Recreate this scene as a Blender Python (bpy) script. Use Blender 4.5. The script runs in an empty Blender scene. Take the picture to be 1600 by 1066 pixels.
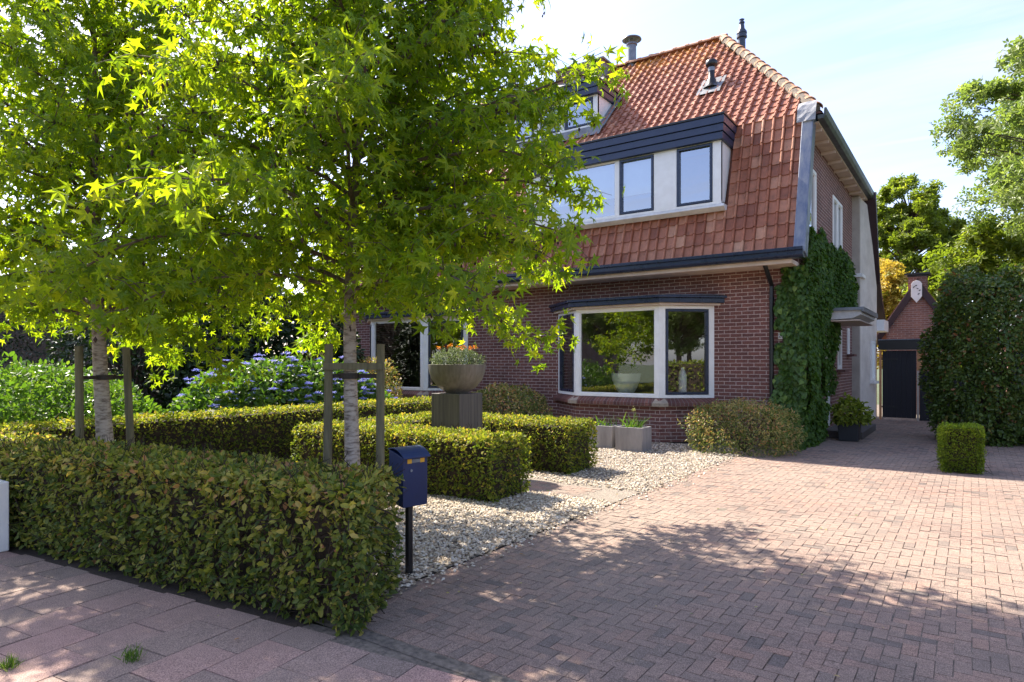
import bpy, math, random
import numpy as np
from mathutils import Vector, Matrix, noise as mnoise
R = math.radians
C = bpy.context.scene.collection
SC = bpy.context.scene
rng = np.random.default_rng(7); random.seed(7)

# ------------------------------------------------------------------ camera
cam = bpy.data.cameras.new('camera'); co = bpy.data.objects.new('camera', cam); C.objects.link(co)
co.location = (0, 0, 1.65); co.rotation_euler = (R(90), 0, R(35.1))
cam.sensor_width = 36; cam.lens = 36*1020/1600; cam.shift_y = 35/1600
cam.clip_start = .05; cam.clip_end = 3000
SC.camera = co
# ------------------------------------------------------------------ light
SUN = Vector((-.9, .19, 1.0)).normalized()
sun = bpy.data.lights.new('sun', 'SUN'); so = bpy.data.objects.new('sun', sun); C.objects.link(so)
sun.energy = 4.9; sun.angle = R(.55); sun.color = (1, .92, .79)
so.rotation_euler = SUN.to_track_quat('Z', 'Y').to_euler(); so.location = (-20, 10, 30)
w = bpy.data.worlds.new('World'); SC.world = w; w.use_nodes = True
SC.view_settings.view_transform = 'Standard'; SC.view_settings.look = 'None'
SC.view_settings.exposure = 1.62; SC.view_settings.gamma = 1
SC.cycles.max_bounces = 10; SC.cycles.diffuse_bounces = 6; SC.cycles.glossy_bounces = 3
SC.cycles.transmission_bounces = 4; SC.cycles.transparent_max_bounces = 8
SC.cycles.sample_clamp_indirect = 6
def build_world():
    nt = w.node_tree; nt.nodes.clear()
    N = lambda t: nt.nodes.new('ShaderNode'+t); L = nt.links.new
    out = N('OutputWorld'); bg = N('Background'); bg.inputs['Strength'].default_value = .15
    sky = N('TexSky'); sky.sky_type = 'NISHITA'; sky.sun_disc = False
    sky.sun_elevation = math.asin(SUN.z); sky.sun_rotation = math.atan2(SUN.x, SUN.y)
    sky.air_density = 1.0; sky.dust_density = 1.6; sky.ozone_density = 1.2
    tc = N('TexCoord')
    # flat cloud layer coordinates: direction / height
    sep = N('SeparateXYZ'); L(tc.outputs['Generated'], sep.inputs[0])
    ad = N('Math'); ad.operation = 'ADD'; ad.inputs[1].default_value = .18; L(sep.outputs['Z'], ad.inputs[0])
    mx = N('Math'); mx.operation = 'MAXIMUM'; mx.inputs[1].default_value = .02; L(ad.outputs[0], mx.inputs[0])
    dx = N('Math'); dx.operation = 'DIVIDE'; L(sep.outputs['X'], dx.inputs[0]); L(mx.outputs[0], dx.inputs[1])
    dy = N('Math'); dy.operation = 'DIVIDE'; L(sep.outputs['Y'], dy.inputs[0]); L(mx.outputs[0], dy.inputs[1])
    cb = N('CombineXYZ'); L(dx.outputs[0], cb.inputs[0]); L(dy.outputs[0], cb.inputs[1])
    mp = N('Mapping'); mp.inputs['Rotation'].default_value = (0, 0, R(30)); mp.inputs['Scale'].default_value = (.55, 1.9, 1); L(cb.outputs[0], mp.inputs[0])
    n1 = N('TexNoise'); n1.inputs['Scale'].default_value = 1.1; n1.inputs['Detail'].default_value = 9; n1.inputs['Roughness'].default_value = .6; n1.inputs['Distortion'].default_value = .35
    L(mp.outputs[0], n1.inputs['Vector'])
    r1 = N('ValToRGB'); r1.color_ramp.elements[0].position = .47; r1.color_ramp.elements[1].position = .74; L(n1.outputs['Fac'], r1.inputs[0])
    # thin cirrus streaks
    mp2 = N('Mapping'); mp2.inputs['Rotation'].default_value = (0, 0, R(-38)); mp2.inputs['Scale'].default_value = (.18, 4.5, 1); L(cb.outputs[0], mp2.inputs[0])
    n2 = N('TexNoise'); n2.inputs['Scale'].default_value = 1.4; n2.inputs['Detail'].default_value = 6; L(mp2.outputs[0], n2.inputs['Vector'])
    r2 = N('ValToRGB'); r2.color_ramp.elements[0].position = .52; r2.color_ramp.elements[1].position = .8; L(n2.outputs['Fac'], r2.inputs[0])
    # contrails: thin bands on tilted great circles
    def trail(n, width, soft):
        vm = N('VectorMath'); vm.operation = 'DOT_PRODUCT'; vm.inputs[1].default_value = n; L(tc.outputs['Generated'], vm.inputs[0])
        ab = N('Math'); ab.operation = 'ABSOLUTE'; L(vm.outputs['Value'], ab.inputs[0])
        mr = N('MapRange'); mr.inputs[1].default_value = width; mr.inputs[2].default_value = width*.2; L(ab.outputs[0], mr.inputs[0])
        nn = N('TexNoise'); nn.inputs['Scale'].default_value = 9; L(tc.outputs['Generated'], nn.inputs['Vector'])
        rr = N('MapRange'); rr.inputs[1].default_value = .35; rr.inputs[2].default_value = .6; L(nn.outputs['Fac'], rr.inputs[0])
        m = N('Math'); m.operation = 'MULTIPLY'; L(mr.outputs[0], m.inputs[0]); L(rr.outputs[0], m.inputs[1])
        m2 = N('Math'); m2.operation = 'MULTIPLY'; m2.inputs[1].default_value = soft; L(m.outputs[0], m2.inputs[0])
        return m2
    def d(px, py):
        x = (px-800)/1020; z = (568-py)/1020; c, s = math.cos(R(35.1)), math.sin(R(35.1))
        return Vector((c*x-s, s*x+c, z)).normalized()
    t1 = trail(d(1318, 235).cross(d(1500, 207)).normalized(), .0035, .75)
    t2 = trail(d(1290, 200).cross(d(1480, 196)).normalized(), .007, .5)
    t3 = trail(d(1440, 322).cross(d(1560, 330)).normalized(), .009, .45)
    def mxn(a, b):
        m = N('Math'); m.operation = 'MAXIMUM'; L(a, m.inputs[0]); L(b, m.inputs[1]); return m.outputs[0]
    f = mxn(mxn(t1.outputs[0], t2.outputs[0]), t3.outputs[0])
    # patches of trail fade: only over the northern sky, mixed with the veil
    sc2 = N('Math'); sc2.operation = 'MULTIPLY'; sc2.inputs[1].default_value = .5; L(r2.outputs[0], sc2.inputs[0])
    f = mxn(f, sc2.outputs[0]); f = mxn(f, r1.outputs[0])
    base = N('MapRange'); base.inputs[3].default_value = .06; base.inputs[4].default_value = .88; L(f, base.inputs[0])
    mix = N('MixRGB'); L(base.outputs[0], mix.inputs[0]); tint = N('MixRGB'); tint.blend_type = 'MULTIPLY'; tint.inputs[0].default_value = 1; tint.inputs[2].default_value = (.84, .80, .92, 1); L(sky.outputs[0], tint.inputs[1]); L(tint.outputs[0], mix.inputs[1]); mix.inputs[2].default_value = (2.4, 2.45, 2.55, 1)
    L(mix.outputs[0], bg.inputs['Color']); L(bg.outputs[0], out.inputs[0])
build_world()

# ------------------------------------------------------------------ materials
MATS = {}
def newmat(name):
    m = bpy.data.materials.new(name); m.use_nodes = True; nt = m.node_tree; nt.nodes.clear()
    out = nt.nodes.new('ShaderNodeOutputMaterial'); MATS[name] = m
    return m, nt, out
def mat(name, col, rough=.6, col2=None, nscale=8, bump=0, bscale=60, metal=0, spec=.5, stretch=(1, 1, 1), rng_=(.35, .65), dirt=0):
    m, nt, out = newmat(name); N = lambda t: nt.nodes.new('ShaderNode'+t); L = nt.links.new
    b = N('BsdfPrincipled'); b.inputs['Roughness'].default_value = rough; b.inputs['Metallic'].default_value = metal
    b.inputs['Specular IOR Level'].default_value = spec
    g = N('NewGeometry'); mp = N('Mapping'); mp.inputs['Scale'].default_value = stretch; L(g.outputs['Position'], mp.inputs[0])
    n = N('TexNoise'); n.inputs['Scale'].default_value = nscale; n.inputs['Detail'].default_value = 6; n.inputs['Roughness'].default_value = .62; L(mp.outputs[0], n.inputs['Vector'])
    r = N('ValToRGB'); r.color_ramp.elements[0].position = rng_[0]; r.color_ramp.elements[1].position = rng_[1]
    c2 = col2 or tuple(c*.78 for c in col)
    r.color_ramp.elements[0].color = (*c2, 1); r.color_ramp.elements[1].color = (*col, 1); L(n.outputs['Fac'], r.inputs[0])
    L(r.outputs[0], b.inputs['Base Color'])
    mr = N('MapRange'); mr.inputs[3].default_value = max(rough-.1, .05); mr.inputs[4].default_value = min(rough+.12, 1); L(n.outputs['Fac'], mr.inputs[0]); L(mr.outputs[0], b.inputs['Roughness'])
    if bump:
        n2 = N('TexNoise'); n2.inputs['Scale'].default_value = bscale; n2.inputs['Detail'].default_value = 5; L(mp.outputs[0], n2.inputs['Vector'])
        bp = N('Bump'); bp.inputs['Strength'].default_value = bump; bp.inputs['Distance'].default_value = .01; L(n2.outputs['Fac'], bp.inputs['Height']); L(bp.outputs[0], b.inputs['Normal'])
    L(b.outputs[0], out.inputs[0]); return m
def leafmat(name, stops, trans=.45, rough=.45, tcol=(1.25, 1.35, .55), spec=.4):
    m, nt, out = newmat(name); N = lambda t: nt.nodes.new('ShaderNode'+t); L = nt.links.new
    a = N('Attribute'); a.attribute_name = 'rnd'
    r = N('ValToRGB'); el = r.color_ramp.elements
    while len(el) < len(stops): el.new(.5)
    for e, (p, c) in zip(el, stops): e.position = p; e.color = (*c, 1)
    L(a.outputs['Fac'], r.inputs[0])
    b = N('BsdfPrincipled'); b.inputs['Roughness'].default_value = rough; b.inputs['Specular IOR Level'].default_value = spec; L(r.outputs[0], b.inputs['Base Color'])
    t = N('BsdfTranslucent'); mc = N('MixRGB'); mc.blend_type = 'MULTIPLY'; mc.inputs[0].default_value = 1; mc.inputs[2].default_value = (*tcol, 1)
    L(r.outputs[0], mc.inputs[1]); L(mc.outputs[0], t.inputs[0])
    mx = N('MixShader'); mx.inputs[0].default_value = trans; L(b.outputs[0], mx.inputs[1]); L(t.outputs[0], mx.inputs[2]); L(mx.outputs[0], out.inputs[0])
    return m
def brickmat(name, c1, c2, mortar, bw=.238, rh=.0755, ms=.0065, dark=(.05, .035, .035), bump=.5):
    m, nt, out = newmat(name); N = lambda t: nt.nodes.new('ShaderNode'+t); L = nt.links.new
    g = N('NewGeometry'); sp = N('SeparateXYZ'); sn = N('SeparateXYZ'); L(g.outputs['Position'], sp.inputs[0]); L(g.outputs['True Normal'], sn.inputs[0])
    def M(op, a, b_):
        k = N('Math'); k.operation = op
        for i, v in enumerate((a, b_)):
            if isinstance(v, (int, float)): k.inputs[i].default_value = v
            else: L(v, k.inputs[i])
        return k.outputs[0]
    u = M('SUBTRACT', M('MULTIPLY', sp.outputs['Y'], sn.outputs['X']), M('MULTIPLY', sp.outputs['X'], sn.outputs['Y']))
    cb = N('CombineXYZ'); L(u, cb.inputs[0]); L(sp.outputs['Z'], cb.inputs[1])
    wn = N('TexNoise'); wn.inputs['Scale'].default_value = 9; wn.inputs['Detail'].default_value = 2; L(g.outputs['Position'], wn.inputs['Vector'])
    wv = N('VectorMath'); wv.operation = 'MULTIPLY_ADD'; wv.inputs[1].default_value = (.012, .008, 0); L(wn.outputs['Color'], wv.inputs[0]); L(cb.outputs[0], wv.inputs[2])
    bt = N('TexBrick'); bt.inputs['Scale'].default_value = 1; bt.inputs['Brick Width'].default_value = bw; bt.inputs['Row Height'].default_value = rh
    bt.inputs['Mortar Size'].default_value = ms; bt.inputs['Mortar Smooth'].default_value = .25; bt.inputs['Bias'].default_value = 0
    bt.inputs['Color1'].default_value = (*c1, 1); bt.inputs['Color2'].default_value = (*c2, 1); bt.inputs['Mortar'].default_value = (*mortar, 1)
    L(wv.outputs[0], bt.inputs['Vector'])
    # second brick lookup gives some bricks a darker firing
    b2 = N('TexBrick'); b2.inputs['Scale'].default_value = 1; b2.inputs['Brick Width'].default_value = bw; b2.inputs['Row Height'].default_value = rh
    b2.inputs['Mortar Size'].default_value = 0; b2.inputs['Color1'].default_value = (0, 0, 0, 1); b2.inputs['Color2'].default_value = (1, 1, 1, 1); b2.inputs['Bias'].default_value = -.2
    L(wv.outputs[0], b2.inputs['Vector'])
    nz = N('TexNoise'); nz.inputs['Scale'].default_value = 40; nz.inputs['Detail'].default_value = 5; L(g.outputs['Position'], nz.inputs['Vector'])
    big = N('TexNoise'); big.inputs['Scale'].default_value = 1.3; big.inputs['Detail'].default_value = 6; L(g.outputs['Position'], big.inputs['Vector'])
    k = N('MapRange'); k.inputs[1].default_value = .3; k.inputs[2].default_value = .7; k.inputs[3].default_value = .72; k.inputs[4].default_value = 1.25; L(nz.outputs['Fac'], k.inputs[0])
    k2 = N('MapRange'); k2.inputs[1].default_value = .3; k2.inputs[2].default_value = .7; k2.inputs[3].default_value = .8; k2.inputs[4].default_value = 1.18; L(big.outputs['Fac'], k2.inputs[0])
    mm = M('MULTIPLY', k.outputs[0], k2.outputs[0])
    vs = N('VectorMath'); vs.operation = 'SCALE'; L(bt.outputs['Color'], vs.inputs[0]); L(mm, vs.inputs['Scale'])
    # whitish efflorescence low on the wall
    lz = N('MapRange'); lz.inputs[1].default_value = .55; lz.inputs[2].default_value = .05; L(sp.outputs['Z'], lz.inputs[0])
    en = N('TexNoise'); en.inputs['Scale'].default_value = 7; en.inputs['Detail'].default_value = 7; L(g.outputs['Position'], en.inputs['Vector'])
    er = N('MapRange'); er.inputs[1].default_value = .5; er.inputs[2].default_value = .72; er.inputs[4].default_value = .5; L(en.outputs['Fac'], er.inputs[0])
    ef = M('MULTIPLY', lz.outputs[0], er.outputs[0])
    mx = N('MixRGB'); L(ef, mx.inputs[0]); L(vs.outputs[0], mx.inputs[1]); mx.inputs[2].default_value = (.36, .33, .31, 1)
    b = N('BsdfPrincipled'); b.inputs['Roughness'].default_value = .8; b.inputs['Specular IOR Level'].default_value = .3; L(mx.outputs[0], b.inputs['Base Color'])
    hh = M('ADD', M('MULTIPLY', bt.outputs['Fac'], -1.0), M('MULTIPLY', nz.outputs['Fac'], .35))
    bp = N('Bump'); bp.inputs['Strength'].default_value = bump; bp.inputs['Distance'].default_value = .012; L(hh, bp.inputs['Height']); L(bp.outputs[0], b.inputs['Normal'])
    L(b.outputs[0], out.inputs[0]); return m
def attrmat(name, stops, rough=.8, nscale=30, bump=.4, bscale=120, lo=.75, hi=1.25, spec=.3, extra=None):
    """colour picked per piece from the face attribute rnd, with fine noise on top"""
    m, nt, out = newmat(name); N = lambda t: nt.nodes.new('ShaderNode'+t); L = nt.links.new
    a = N('Attribute'); a.attribute_name = 'rnd'; r = N('ValToRGB'); el = r.color_ramp.elements
    while len(el) < len(stops): el.new(.5)
    for e, (p, c) in zip(el, stops): e.position = p; e.color = (*c, 1)
    L(a.outputs['Fac'], r.inputs[0]); g = N('NewGeometry')
    n = N('TexNoise'); n.inputs['Scale'].default_value = nscale; n.inputs['Detail'].default_value = 8; n.inputs['Roughness'].default_value = .7; L(g.outputs['Position'], n.inputs['Vector'])
    k = N('MapRange'); k.inputs[1].default_value = .3; k.inputs[2].default_value = .7; k.inputs[3].default_value = lo; k.inputs[4].default_value = hi; L(n.outputs['Fac'], k.inputs[0])
    vs = N('VectorMath'); vs.operation = 'SCALE'; L(r.outputs[0], vs.inputs[0]); L(k.outputs[0], vs.inputs['Scale'])
    col = vs.outputs[0]
    if extra: col = extra(nt, N, L, g, col)
    b = N('BsdfPrincipled'); b.inputs['Roughness'].default_value = rough; b.inputs['Specular IOR Level'].default_value = spec; L(col, b.inputs['Base Color'])
    if bump:
        n2 = N('TexNoise'); n2.inputs['Scale'].default_value = bscale; n2.inputs['Detail'].default_value = 4; L(g.outputs['Position'], n2.inputs['Vector'])
        bp = N('Bump'); bp.inputs['Strength'].default_value = bump; bp.inputs['Distance'].default_value = .006; L(n2.outputs['Fac'], bp.inputs['Height']); L(bp.outputs[0], b.inputs['Normal'])
    L(b.outputs[0], out.inputs[0]); return m
def glassmat(name, refl=.2, tint=(.82, .86, .85)):
    m, nt, out = newmat(name); N = lambda t: nt.nodes.new('ShaderNode'+t); L = nt.links.new
    gl = N('BsdfGlossy'); gl.inputs['Roughness'].default_value = .01; gl.inputs['Color'].default_value = (.95, .97, 1, 1)
    tr = N('BsdfTransparent'); tr.inputs['Color'].default_value = (*tint, 1)
    fr = N('Fresnel'); fr.inputs['IOR'].default_value = 1.5
    mr = N('MapRange'); mr.inputs[3].default_value = refl; mr.inputs[4].default_value = 1.0; L(fr.outputs[0], mr.inputs[0])
    g = N('NewGeometry'); n = N('TexNoise'); n.inputs['Scale'].default_value = 1.6; L(g.outputs['Position'], n.inputs['Vector'])
    bp = N('Bump'); bp.inputs['Strength'].default_value = .03; bp.inputs['Distance'].default_value = .02; L(n.outputs['Fac'], bp.inputs['Height']); L(bp.outputs[0], gl.inputs['Normal'])
    mx = N('MixShader'); L(mr.outputs[0], mx.inputs[0]); L(tr.outputs[0], mx.inputs[1]); L(gl.outputs[0], mx.inputs[2]); L(mx.outputs[0], out.inputs[0]); return m

BRICK = brickmat('house_brick', (.19, .078, .063), (.13, .056, .050), (.46, .37, .33))
BRICK2 = brickmat('shed_brick', (.27, .13, .10), (.20, .10, .085), (.34, .29, .26), bw=.22, rh=.07)
WHITE = mat('white_paint', (.82, .81, .79), .4, (.75, .735, .71), 5, .05, 80)
NAVY = mat('navy_paint', (.016, .026, .06), .28, (.012, .019, .046), 6, .04, 40)
NAVYB = mat('navy_boards', (.022, .036, .085), .38, (.016, .027, .065), 6, .05, 40)
BLACK = mat('black_paint', (.012, .012, .014), .35, (.008, .008, .01), 8, .05, 60)
MAROON = mat('dark_maroon_paint', (.035, .014, .018), .5, (.025, .010, .013), 6, .05)
STUCCO = mat('stucco', (.62, .57, .52), .9, (.50, .455, .41), 2.5, .5, 90)
STUCCO2 = mat('beige_stucco', (.45, .40, .34), .9, (.36, .32, .27), 3, .5, 90)
SOFFIT = mat('soffit_boards', (.62, .50, .42), .7, (.50, .39, .32), 4, .1, 40)
ZINC = mat('zinc', (.23, .25, .28), .45, (.14, .155, .18), 5, .1, 30, metal=.5)
CONC = mat('grey_concrete', (.30, .28, .27), .85, (.19, .175, .17), 5, .35, 70, stretch=(1, 1, .25))
PLINTH = mat('weathered_metal_plinth', (.135, .115, .10), .5, (.075, .065, .06), 9, .15, 50, stretch=(2.5, 2.5, .12), metal=.25)
BOWL = mat('grey_bowl', (.20, .18, .155), .5, (.13, .115, .10), 10, .12, 60, stretch=(2.2, 2.2, .2), metal=.2)
SOIL = mat('soil', (.055, .038, .026), 1, (.03, .021, .015), 14, .8, 60)
BARK = mat('pale_bark', (.50, .42, .36), .9, (.17, .13, .105), 15, .9, 30, stretch=(.7, .7, 2.4), rng_=(.36, .54))
BARKD = mat('dark_bark', (.16, .115, .08), .95, (.07, .05, .035), 16, .9, 40, stretch=(1, 1, .5))
STAKE = mat('weathered_stake_wood', (.19, .165, .10), .85, (.105, .095, .055), 12, .3, 80, stretch=(3, 3, .25))
TWIG = mat('hedge_twigs', (.085, .05, .035), 1, (.04, .025, .018), 20, .6, 60)
INNER = mat('hedge_inside', (.028, .022, .012), 1, (.012, .012, .006), 18, 1, 30)
BLUE = mat('mailbox_blue', (.006, .020, .085), .38, (.005, .016, .066), 4, .03, 60)
YELL = mat('yellow_sticker', (.75, .38, .02), .5, (.65, .33, .02))
GLASS = glassmat('window_glass', .18, (.92, .94, .93))
GLASSU = glassmat('upper_window_glass', .36, (.75, .8, .82))
POTW = mat('white_glass_pot', (.88, .93, .92), .35, (.82, .88, .87), 6)
BLIND = mat('white_blind', (.75, .77, .78), .8, (.68, .70, .72), 3)
ROOM = mat('room_wall', (.16, .14, .125), .9)
DARKWOOD = mat('gate_boards', (.010, .010, .016), .6, (.006, .006, .010), 6, .1, stretch=(6, 6, .3))
TANW = mat('tan_board', (.55, .27, .12), .7, (.45, .21, .09))
LEADM = mat('lead_flashing', (.20, .21, .225), .6, (.13, .135, .15), 6, .2)
def lichen(nt, N, L, g, col):
    sp = N('SeparateXYZ'); L(g.outputs['Position'], sp.inputs[0])
    z = N('MapRange'); z.inputs[1].default_value = 9.0; z.inputs[2].default_value = 10.2; L(sp.outputs['Z'], z.inputs[0])
    n = N('TexNoise'); n.inputs['Scale'].default_value = 3.5; n.inputs['Detail'].default_value = 8; L(g.outputs['Position'], n.inputs['Vector'])
    r = N('MapRange'); r.inputs[1].default_value = .42; r.inputs[2].default_value = .6; L(n.outputs['Fac'], r.inputs[0])
    m = N('Math'); m.operation = 'MULTIPLY'; L(z.outputs[0], m.inputs[0]); L(r.outputs[0], m.inputs[1])
    mx = N('MixRGB'); L(m.outputs[0], mx.inputs[0]); L(col, mx.inputs[1]); mx.inputs[2].default_value = (.58, .24, .03, 1)
    # moss and soot in patches on the steep lower part
    n3 = N('TexNoise'); n3.inputs['Scale'].default_value = 5; n3.inputs['Detail'].default_value = 9; n3.inputs['Roughness'].default_value = .75; L(g.outputs['Position'], n3.inputs['Vector'])
    r3 = N('MapRange'); r3.inputs[1].default_value = .52; r3.inputs[2].default_value = .68; r3.inputs[4].default_value = .5; L(n3.outputs['Fac'], r3.inputs[0])
    mx3 = N('MixRGB'); L(r3.outputs[0], mx3.inputs[0]); L(mx.outputs[0], mx3.inputs[1]); mx3.inputs[2].default_value = (.075, .05, .035, 1)
    return mx3.outputs[0]
TILE = attrmat('roof_tile_clay', [(0, (.18, .060, .034)), (.35, (.30, .105, .056)), (.7, (.40, .165, .095)), (1, (.50, .27, .17))], .5, 9, .4, 90, .82, 1.18, extra=lichen)
RIDGE = attrmat('hip_tile_clay', [(0, (.42, .20, .10)), (1, (.56, .32, .20))], .8, 12, .4, 80, .8, 1.2)
def drivewear(nt, N, L, g, col):
    n = N('TexNoise'); n.inputs['Scale'].default_value = .55; n.inputs['Detail'].default_value = 5; L(g.outputs['Position'], n.inputs['Vector'])
    r = N('MapRange'); r.inputs[1].default_value = .35; r.inputs[2].default_value = .65; r.inputs[3].default_value = .0; r.inputs[4].default_value = .55; L(n.outputs['Fac'], r.inputs[0])
    mx = N('MixRGB'); L(r.outputs[0], mx.inputs[0]); L(col, mx.inputs[1]); mx.inputs[2].default_value = (.31, .245, .195, 1)
    dn = N('TexNoise'); dn.inputs['Scale'].default_value = 1.7; dn.inputs['Detail'].default_value = 9; dn.inputs['Roughness'].default_value = .75; L(g.outputs['Position'], dn.inputs['Vector'])
    dr_ = N('MapRange'); dr_.inputs[1].default_value = .50; dr_.inputs[2].default_value = .72; dr_.inputs[4].default_value = .55; L(dn.outputs['Fac'], dr_.inputs[0])
    mx2 = N('MixRGB'); L(dr_.outputs[0], mx2.inputs[0]); L(mx.outputs[0], mx2.inputs[1]); mx2.inputs[2].default_value = (.15, .125, .105, 1); mx = mx2
    v = N('TexNoise'); v.inputs['Scale'].default_value = 160; v.inputs['Detail'].default_value = 2; L(g.outputs['Position'], v.inputs['Vector'])
    vr = N('MapRange'); vr.inputs[1].default_value = .38; vr.inputs[2].default_value = .66; vr.inputs[3].default_value = .62; vr.inputs[4].default_value = 1.4; L(v.outputs['Fac'], vr.inputs[0])
    vs = N('VectorMath'); vs.operation = 'SCALE'; L(mx.outputs[0], vs.inputs[0]); L(vr.outputs[0], vs.inputs['Scale'])
    return vs.outputs[0]
PAVER = attrmat('driveway_clinker', [(0, (.15, .12, .105)), (.2, (.225, .165, .135)), (.6, (.28, .195, .155)), (1, (.33, .205, .155))], .9, 22, .8, 220, .72, 1.25, extra=drivewear)
SLAB = attrmat('pavement_slab', [(0, (.22, .165, .14)), (.5, (.30, .21, .175)), (1, (.38, .235, .20))], .9, 12, .5, 200, .85, 1.15, extra=drivewear)
SAND = mat('joint_sand', (.22, .18, .14), 1, (.09, .075, .06), 25, .6, 150)
GRAVB = mat('gravel_base', (.30, .25, .20), 1, (.12, .10, .08), 60, 1, 60, rng_=(.42, .58))
STONE = attrmat('gravel_stone', [(0, (.12, .09, .065)), (.25, (.33, .25, .17)), (.6, (.50, .41, .30)), (1, (.66, .59, .49))], .75, 60, .3, 150, .85, 1.1)

# ------------------------------------------------------------------ mesh helpers
class MB:
    def __init__(s): s.v = []; s.f = []; s.r = []
    def add(s, vs, fs, r=.5):
        o = len(s.v); s.v += [tuple(p) for p in vs]; s.f += [tuple(i+o for i in f) for f in fs]; s.r += [r]*len(fs); return s
    def box(s, x0, x1, y0, y1, z0, z1, T=None, r=.5):
        p = [(x, y, z) for z in (z0, z1) for y in (y0, y1) for x in (x0, x1)]
        if T: p = [T(q) for q in p]
        return s.add(p, [(0, 2, 3, 1), (4, 5, 7, 6), (0, 1, 5, 4), (2, 6, 7, 3), (0, 4, 6, 2), (1, 3, 7, 5)], r)
    def prism(s, poly, a, b, axis='x', T=None):
        """poly of 2D points extruded along an axis from a to b"""
        n = len(poly)
        def P(q, t):
            p = {'x': (t, q[0], q[1]), 'y': (q[0], t, q[1]), 'z': (q[0], q[1], t)}[axis]
            return T(p) if T else p
        vs = [P(q, a) for q in poly]+[P(q, b) for q in poly]
        fs = [tuple(range(n))[::-1], tuple(range(n, 2*n))]+[(i, (i+1) % n, n+(i+1) % n, n+i) for i in range(n)]
        return s.add(vs, fs)
    def tube(s, pts, rad, n=8, cap=True, r=.5):
        pts = [Vector(p) for p in pts]
        if isinstance(rad, (int, float)): rad = [rad]*len(pts)
        vs = []; fs = []; up = Vector((0, 0, 1)); prev = None
        for i, p in enumerate(pts):
            d = (pts[min(i+1, len(pts)-1)]-pts[max(i-1, 0)]).normalized()
            if prev is None: a = d.cross(up if abs(d.z) < .9 else Vector((1, 0, 0))).normalized()
            else: a = (prev-d*prev.dot(d)).normalized()
            prev = a; b = d.cross(a)
            for k in range(n):
                t = 2*math.pi*k/n; vs.append(p+(a*math.cos(t)+b*math.sin(t))*rad[i])
        for i in range(len(pts)-1):
            for k in range(n): fs.append((i*n+k, i*n+(k+1) % n, (i+1)*n+(k+1) % n, (i+1)*n+k))
        if cap: fs.append(tuple(range(n))[::-1]); fs.append(tuple(range((len(pts)-1)*n, len(pts)*n)))
        return s.add(vs, fs, r)
    def lathe(s, prof, c, n=32, r=.5):
        vs = [(c[0]+q[0]*math.cos(2*math.pi*k/n), c[1]+q[0]*math.sin(2*math.pi*k/n), c[2]+q[1]) for q in prof for k in range(n)]
        fs = [(i*n+k, i*n+(k+1) % n, (i+1)*n+(k+1) % n, (i+1)*n+k) for i in range(len(prof)-1) for k in range(n)]
        return s.add(vs, fs, r)
def wpos(o):
    v = Vector((0, 0, 0))
    while o: v += o.location; o = o.parent
    return v
def npobj(name, V, F, rnd, m, parent=None, smooth=False):
    V = np.asarray(V, dtype=np.float32).reshape(-1, 3)
    if parent: V = V-np.array(wpos(parent), dtype=np.float32)
    me = bpy.data.meshes.new(name)
    if isinstance(F, np.ndarray):
        k = F.shape[1]; nf = len(F); lt = np.full(nf, k, dtype=np.int32); loops = F.ravel().astype(np.int32)
    else:
        nf = len(F); lt = np.array([len(f) for f in F], dtype=np.int32); loops = np.array([i for f in F for i in f], dtype=np.int32)
    me.vertices.add(len(V)); me.vertices.foreach_set('co', V.ravel())
    me.loops.add(len(loops)); me.loops.foreach_set('vertex_index', loops)
    me.polygons.add(nf); ls = np.concatenate([[0], np.cumsum(lt)[:-1]]).astype(np.int32)
    me.polygons.foreach_set('loop_start', ls); me.polygons.foreach_set('loop_total', lt)
    me.polygons.foreach_set('use_smooth', np.full(nf, bool(smooth)))
    if rnd is not None:
        at = me.attributes.new('rnd', 'FLOAT', 'FACE'); at.data.foreach_set('value', np.asarray(rnd, dtype=np.float32))
    me.update(calc_edges=True); me.validate()
    me.materials.append(m)
    o = bpy.data.objects.new(name, me); C.objects.link(o)
    if parent: o.parent = parent
    return o
def obj(name, mb, m, parent=None, smooth=False, bevel=0, label=None):
    o = npobj(name, mb.v, mb.f, mb.r, m, parent, smooth)
    if bevel:
        b = o.modifiers.new('bevel', 'BEVEL'); b.width = bevel; b.segments = 2; b.limit_method = 'ANGLE'; b.angle_limit = R(40)
    if smooth:
        try: o.data.set_sharp_from_angle(angle=R(40))
        except Exception: pass
    if label: o['label'] = label
    return o
def thing(name, label, cat, loc=(0, 0, 0), group=None):
    o = bpy.data.objects.new(name, None); C.objects.link(o); o.location = loc; o['label'] = label; o['category'] = cat
    o.empty_display_size = .3
    if group: o['group'] = group
    return o
def tag(o, label, cat, group=None, kind=None):
    o['label'] = label; o['category'] = cat
    if group: o['group'] = group
    if kind: o['kind'] = kind
    return o
def struct(o): o['kind'] = 'structure'; return o
def dup(root, loc, rz, label, sc=1):
    r = root.copy(); C.objects.link(r); r.location = loc; r.rotation_euler = (0, 0, rz); r.scale = (sc, sc, sc); r['label'] = label
    for ch in list(root.children):
        c = ch.copy(); C.objects.link(c); c.parent = r
        for g in ch.children:
            d = g.copy(); C.objects.link(d); d.parent = c
    return r

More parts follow.
